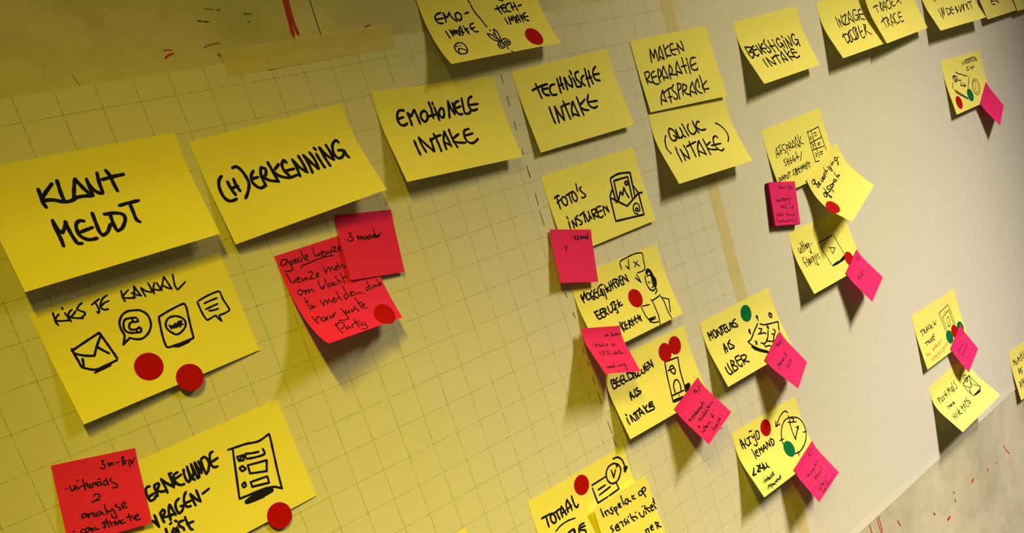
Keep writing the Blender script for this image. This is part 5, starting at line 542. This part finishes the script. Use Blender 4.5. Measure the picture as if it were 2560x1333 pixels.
 'inz': dict(kind='yellow', o=[763.31, 201.42], a=0.03453, w=133.23, len=76, z=[0.2, 0.2], h=[17, 17], k=[1.0, 1.0], pw=(0.14, 0.6), ink=[
  ('INZAGE', 1.76, '35.4,22.8 34.8,28.9 34,36.4;39.5,25.8 39.4,30.5 39.3,37;39.6,26.2 42.6,31 46.4,35.7;47.8,22.5 46.8,28.5 46.4,35.7;49.9,25.5 60.7,23;60.7,23 56,28.5 47.6,35.9;48.3,36.1 59.8,35.6;68.9,20.8 64,27.4 60.5,34.9;69.3,20.8 70.7,28.5 72.1,36.9;63.6,28.9 70.9,35;87.7,22.1 81.7,20.8 77.3,24.8 75.5,32.5 80.5,34.6 86.3,30.6;81.4,27.4 87.5,29.2 86,36;99.6,22.7 93,23.3 90.4,28.4 91.4,34.4 98.7,36.5;90.4,28.4 102.6,29.6'),
  ('DOSSIER', 1.76, '27,49.8 34.4,47.2 40,47.5;33.2,45.7 30.7,51.9 29.5,59.6;33.2,47 40.4,48.4 42.8,51.6 37.9,56 29.5,59.6;54.8,44.1 45.3,46.7 40,52.8 37.1,59.3 42.3,58.6 46.4,52.3 47.7,47.2;66.5,42.4 60.2,43.4 56.3,48.9 56.2,54.3 48.8,58.2 45.6,55.7;68.3,44.9 62.7,46.5 60.3,53.3 58,57.3 50,58.4;67.4,43 67.2,43.8;65.2,47 61.5,56.2;76.1,41.9 70.3,49.8 68.1,58.5 70.4,59.8 74.8,58;69.9,51.6 78.2,49.6;89.6,42.2 85,49.1 79.6,57.1;89.6,42.2 92.8,44.2 84.5,50.8 92.5,58.8'),
 ]),
 'trk': dict(kind='yellow', o=[867.99, 205.09], a=0.04341, w=138.82, len=76, z=[7, 2], h=[14, 10], k=[1.0, 0.9879], pw=(0.14, 0.6), ink=[
  ('TRACK &', 1.76, '14.2,25.9 21.3,24.6 28.6,25.2;22.1,24.7 22.3,28.7 22.9,33.8;35.8,21.5 34.8,27.3 32.8,33.6;35.8,21.5 39.2,24 33.2,27.1 38.2,33.6;47.8,22 41.7,27.5 38.6,34;47.8,22 48.6,27.8 47.5,35;41.8,28.4 49.3,31.1;61.8,22.4 54.5,23.8 52.2,29.9 55.9,33.8 60.4,32.8;65.9,23 64.3,28.4 63.4,34.5;73.8,25.7 66.5,27.9 71.8,32.4 77.2,31.6;82.9,30.3 89.2,27.1 96.1,32.3'),
  ('TRACE', 1.76, '17,47.6 26.9,44.5 37.3,43.2;27.1,41 25,47.7 23.7,55.8;37.7,42.8 34.1,49.2 29.9,56;37.7,42.8 40.5,46.8 33.2,49.9 38.1,55.2;52.5,40.9 46.7,47.8 41.4,57.9;52.5,40.9 53.8,48.1 53.5,56.5;43.3,50.8 50.9,53.8;66.3,41.8 58.8,43.6 56,50.2 58.4,55.5 66.1,54.6;82.3,42.6 73.9,43.5 70.4,50 71.7,55.5 79.9,55.1;70.5,48.2 79.7,49.3'),
 ]),
 'buurt': dict(kind='yellow', o=[1034.89, 201.55], a=0.0042, w=154.66, len=76, z=[0.2, 0.2], h=[17, 17], k=[1.0, 1.0], pw=(0.14, 0.6), ink=[
  ('IN DE BUURT', 1.76, '31.8,43.1 29.7,51.1 27.2,56.2;41.6,42.4 37,49.3 29,59.9;41.6,42.4 37.8,55;49,42.7 37.8,55;54,46.2 51,52.7 48.8,56.6;54.7,45.6 62.9,47.4 61.4,52.8 48.8,56.6;73.5,45.4 64.8,49.1 61.8,55.7 68.2,55.9;65.6,50.6 74.6,49.8;83.4,46 83.3,50.3 79.1,56.8;83.4,46 86.4,47.9 80.3,50.6 86.4,52.1 79.9,56.2;96,45.7 92.5,51.6 89.8,56.9 106.1,46.3;110.4,46.2 104.5,51.8 101.7,57.1 113.5,45.9;119,45.9 119.4,51 116.6,56.4;119,45.9 123.7,48.7 117.4,51.5 120.5,55.5;127.7,45.7 142.9,44.8;135.3,45.2 133.2,50 129.6,56;33.4,29.2 36,32'),
 ]),
 'er': dict(kind='yellow', o=[1213.18, 200.97], a=0.01448, w=127.0, len=76, z=[0.2, 0.2], h=[9, 8], k=[1.0, 0.9979], pw=(0.14, 0.6), ink=[
  ('ER', 1.9, '40,49.1 35.2,52.4 37.9,56.1 48.1,56.7;37.7,51.4 48.5,51.5;53.5,49.5 55.7,53.7 58.1,56;55.7,50.4 62.9,56'),
 ]),
 'last': dict(kind='yellow', o=[1327.49, 200.93], a=0.01238, w=127.0, len=76, z=[3, 0.2], h=[7, 8], k=[1.0, 1.0018], pw=(0.14, 0.6), ink=[
 ]),
}
LABELS = {
 'klant': 'big yellow sticky note reading KLANT MELDT at the left edge',
 'herk': 'yellow sticky note reading (H)ERKENNING in thick black marker',
 'kies': 'yellow sticky note reading KIES JE KANAAL with four drawn icons and two red dots',
 'vern': 'yellow sticky note reading ERNIEUWDE VRAGENLIJST with a drawn checklist, bottom left',
 'emo': 'yellow sticky note reading EMOTIONELE INTAKE',
 'tech': 'yellow sticky note reading TECHNISCHE INTAKE',
 'quick': 'curling yellow sticky note reading (QUICK INTAKE) in brackets',
 'mak': 'yellow sticky note reading MAKEN REPARATIE AFSPRAAK in three lines',
 'bev': 'yellow sticky note reading BEVESTIGING INTAKE in the top row',
 'foto': "yellow sticky note reading FOTO'S INSTUREN with a drawn photo in an envelope",
 'mog': 'yellow sticky note reading MOGELIJKHEDEN EERLIJK with a drawn face and hands',
 'beel': 'yellow sticky note reading BEELDBELLEN ALS INTAKE with a drawn phone',
 'mont': 'yellow sticky note reading MONTEURS ALS UBER with a drawn map and green dot',
 'alt': 'yellow sticky note reading ALTIJD IEMAND <24u with a drawn clock',
 'tot': 'yellow sticky note reading TOTAAL INTAKE with a drawn certificate, cut by the bottom edge',
 'uit': 'yellow sticky note reading uitleg-filmpjes with a drawn video screen',
 'afs': 'yellow sticky note reading AFSPRAAK SHEET/ OUTPUT STATEMENT with a drawn table',
 'laatste': 'small far yellow sticky note at upper right with a red and a green dot',
 'trkn': "yellow sticky note reading TRACK 'n' TRACE with red writing below",
 'push': 'curled yellow sticky note reading PUSH MAILS DOOR HELE PROCES with a drawn envelope',
 'mont2': 'yellow sticky note reading MONTEURS ALS UBER cut by the right edge of the photo',
 'goede': 'large red-pink sticky note with six handwritten lines starting goede keuze',
 'pink3m': 'small red-pink sticky note reading 3 maanden over the larger pink note',
 'uitw': 'small red-pink sticky note reading 3m-1/2jr analyse constructie, bottom left',
 'pinkQ': "pink sticky note with a question mark at the corner of the FOTO'S INSTUREN note",
 'pinkD': 'pink sticky note reading Inzicht in data, coaching, above the BEELDBELLEN note',
 'pinkO': 'pink sticky note turned on its corner reading onderzoek middelen intern, by the drawn phone',
 'pinkF': 'pink diamond-tilted sticky note at the corner of the green-dotted MONTEURS note with the drawn map',
 'pinkA': 'pink diamond-tilted sticky note with five lines below the drawn clock',
 'pinkE': 'pink diamond-tilted sticky note covering the corner of the uitleg-filmpjes note',
 'pinkM': 'small pad of pink sticky notes reading 1mnd - 3jr below the AFSPRAAK SHEET note',
 'sys': "pink diamond-tilted sticky note over the TRACK 'n' TRACE note",
 'pinkL': 'farthest small pink sticky note at upper right, tilted on its corner',
 'bevafs': 'tilted yellow sticky note reading Bevestiging afspraak with a red dot',
 'insp': 'yellow sticky note reading Inspelen op sensitiviteit manier over the TOTAAL INTAKE note',
 'corner': 'corner of a yellow sticky note peeking in at the bottom edge, without writing',
 'emotech': 'yellow sticky note with EMO- and TECH-INTAKE split by drawn scissors, at the top edge',
 'inz': 'yellow sticky note reading INZAGE DOSSIER in the top row',
 'trk': 'yellow sticky note reading TRACK & TRACE overlapping the INZAGE DOSSIER note',
 'buurt': 'yellow sticky note reading IN DE BUURT cut by the top edge',
 'edge': 'sliver of yellow sticky note at the right edge below the cut MONTEURS note',
 'er': 'yellow sticky note reading ER between the IN DE BUURT note and the top right corner',
 'last': 'yellow sticky note cut by the top right corner of the photo',
}
DRAWN = {'envelope', 'phone', 'poster', 'speech', 'face', 'cut line', 'scissors', 'table', 'screen', 'screen base', 'drawing', 'coin', 'hair', 'phone shade', 'map', 'map shade',
         'clock', 'underline', 'certificate', 'arrow head', 'checklist', 'checklist shade', 'tablet drawing', 'envelope drawing', 'bullets'}
DOTS = {"kies":[[51.8,57.3],[73.4,74.6]],"vern":[[95.3,76.0]],"goede":[[61.8,68.5]],"emotech":[[106.3,64.4]],"mog":[[73.6,41.8]],"beel":[[89.7,16.6],[106.2,14.5]],"mont":[[78.2,14.8]],"alt":[[58.5,14.6],[81.7,49.4]],"tot":[[64.1,12.5]],"bevafs":[[6.7,47.8]],"uit":[[101.6,59.6]],"laatste":[[20.4,61.7],[63.0,57.8]],"trkn":[[82.9,56.8],[101.0,54.4],[119.2,55.4]]}
def build_note(key, d):
    n = Note(d)
    org = n.at(0, 0, 0)
    root = bpy.data.objects.new('sticky_note', None); COL.objects.link(root); root.location = org; root.empty_display_size = 0.01
    yel = d['kind'] == 'yellow'
    tag(root, LABELS[key], 'sticky note', 'yellow sticky notes on the wall chart' if yel else 'pink sticky notes on the wall chart')
    rel = lambda V: [(x - org[0], y - org[1], z - org[2]) for x, y, z in V]
    V, F = sheet_mesh(n.at, n.w, n.len, 20, 30, 0.10)
    link_mesh('paper', rel(V), F, M_YEL if yel else M_PNK, root, smooth=False)
    if key == 'pinkM':   # the block of sheets under the top one
        def P(x, y, off):
            p = n.at(x - .8, y + .6, 0); q = -0.0002 if off == 0 else 0.0
            return (p[0], p[1] + .00012 if off == 0 else -0.0006, p[2])
        V, F = sheet_mesh(P, n.w, n.len, 8, 8, 1); o = link_mesh('pad_block', rel(V), F, M_PNKD, root); o['label'] = 'dark pink block of unused sheets under the top one'
    for part, wd, txt in d['ink']:
        st = parse(txt)
        if not st: continue
        V, F = ribbons(n.at, st, wd, 0.06)
        dr = part in DRAWN
        o = link_mesh('drawing' if dr else 'handwriting', rel(V), F, M_REDINK if part.startswith('red') else M_INK, root)
        if part.startswith('red'): o['label'] = 'red handwriting in fine pen'
        elif dr: o['label'] = 'black pen drawing: ' + part
        elif len(part) > 1 and True and part != 'word': o['label'] = 'black handwriting reading ' + part
    return n
BUILT = {k: build_note(k, d) for k, d in NOTES.items()}

# ------------------------------------------------------------------ round dot stickers
DOT_INFO = {
 'kies': [('r', 'red dot sticker inside the KIES JE KANAAL note under the drawn phone'), ('r', 'red dot sticker over the lower edge of the KIES JE KANAAL note')],
 'vern': [('r', 'red dot sticker below the drawn checklist at the edge of its note')],
 'goede': [('r', 'red dot sticker on the large red-pink note')],
 'emotech': [('r', 'red dot sticker beside the drawn scissors')],
 'mog': [('r', 'red dot sticker next to EERLIJK on the note with the drawn face')],
 'beel': [('r', 'lower red dot sticker of the overlapping pair above the drawn phone'), ('r', 'upper red dot sticker of the overlapping pair above the drawn phone')],
 'mont': [('g', 'green dot sticker above the drawn map')],
 'alt': [('r', 'red dot sticker above IEMAND beside the clock arrow'), ('g', 'green dot sticker over the drawn clock face')],
 'tot': [('r', 'red dot sticker beside the drawn certificate')],
 'bevafs': [('r', 'red dot sticker on the lower left edge of the Bevestiging afspraak note')],
 'uit': [('r', 'red dot sticker half hidden by the pink note on the uitleg-filmpjes note')],
 'laatste': [('r', 'red dot sticker on the small far note at upper right'), ('g', 'green dot sticker on the small far note at upper right')],
 'trkn': [('g', "left green dot sticker on the TRACK 'n' TRACE note"), ('r', "red dot sticker between two green ones on the TRACK 'n' TRACE note"), ('g', "right green dot sticker peeking from behind the pink note on TRACK 'n' TRACE")],
}
for key, lst in DOTS.items():
    n = BUILT[key]
    for i, (cx, cy_) in enumerate(lst):
        c, lab = DOT_INFO[key][i]; r = 9.4; K = 40; V = []; F = []
        off = 0.13 + 0.07 * ({'trkn': [2, 1, 0], 'beel': [1, 0]}.get(key, [0, 0, 0])[i])
        rings = [0, .5, 1]
        for side in (off, off - .06):
            V.append(n.at(cx, cy_, side))
            for q in rings[1:]:
                for k in range(K):
                    a = 2 * math.pi * k / K; V.append(n.at(cx + r * q * math.cos(a), cy_ + r * q * math.sin(a), side))
        h = 1 + 2 * K
        for s0, fl in ((0, 1), (h, 0)):
            for k in range(K):
                k2 = (k + 1) % K
                t = (s0, s0 + 1 + k2, s0 + 1 + k); u = (s0 + 1 + k, s0 + 1 + k2, s0 + 1 + K + k2, s0 + 1 + K + k)
                F.append(t if fl else t[::-1]); F.append(u if fl else u[::-1])
        for k in range(K):
            k2 = (k + 1) % K; F.append((1 + K + k, 1 + K + k2, h + 1 + K + k2, h + 1 + K + k))
        o = link_mesh('dot_sticker', V, F, M_RED if c == 'r' else M_GRN, origin=n.at(cx, cy_, 0))
        tag(o, lab, 'sticker', 'round red and green dot stickers')
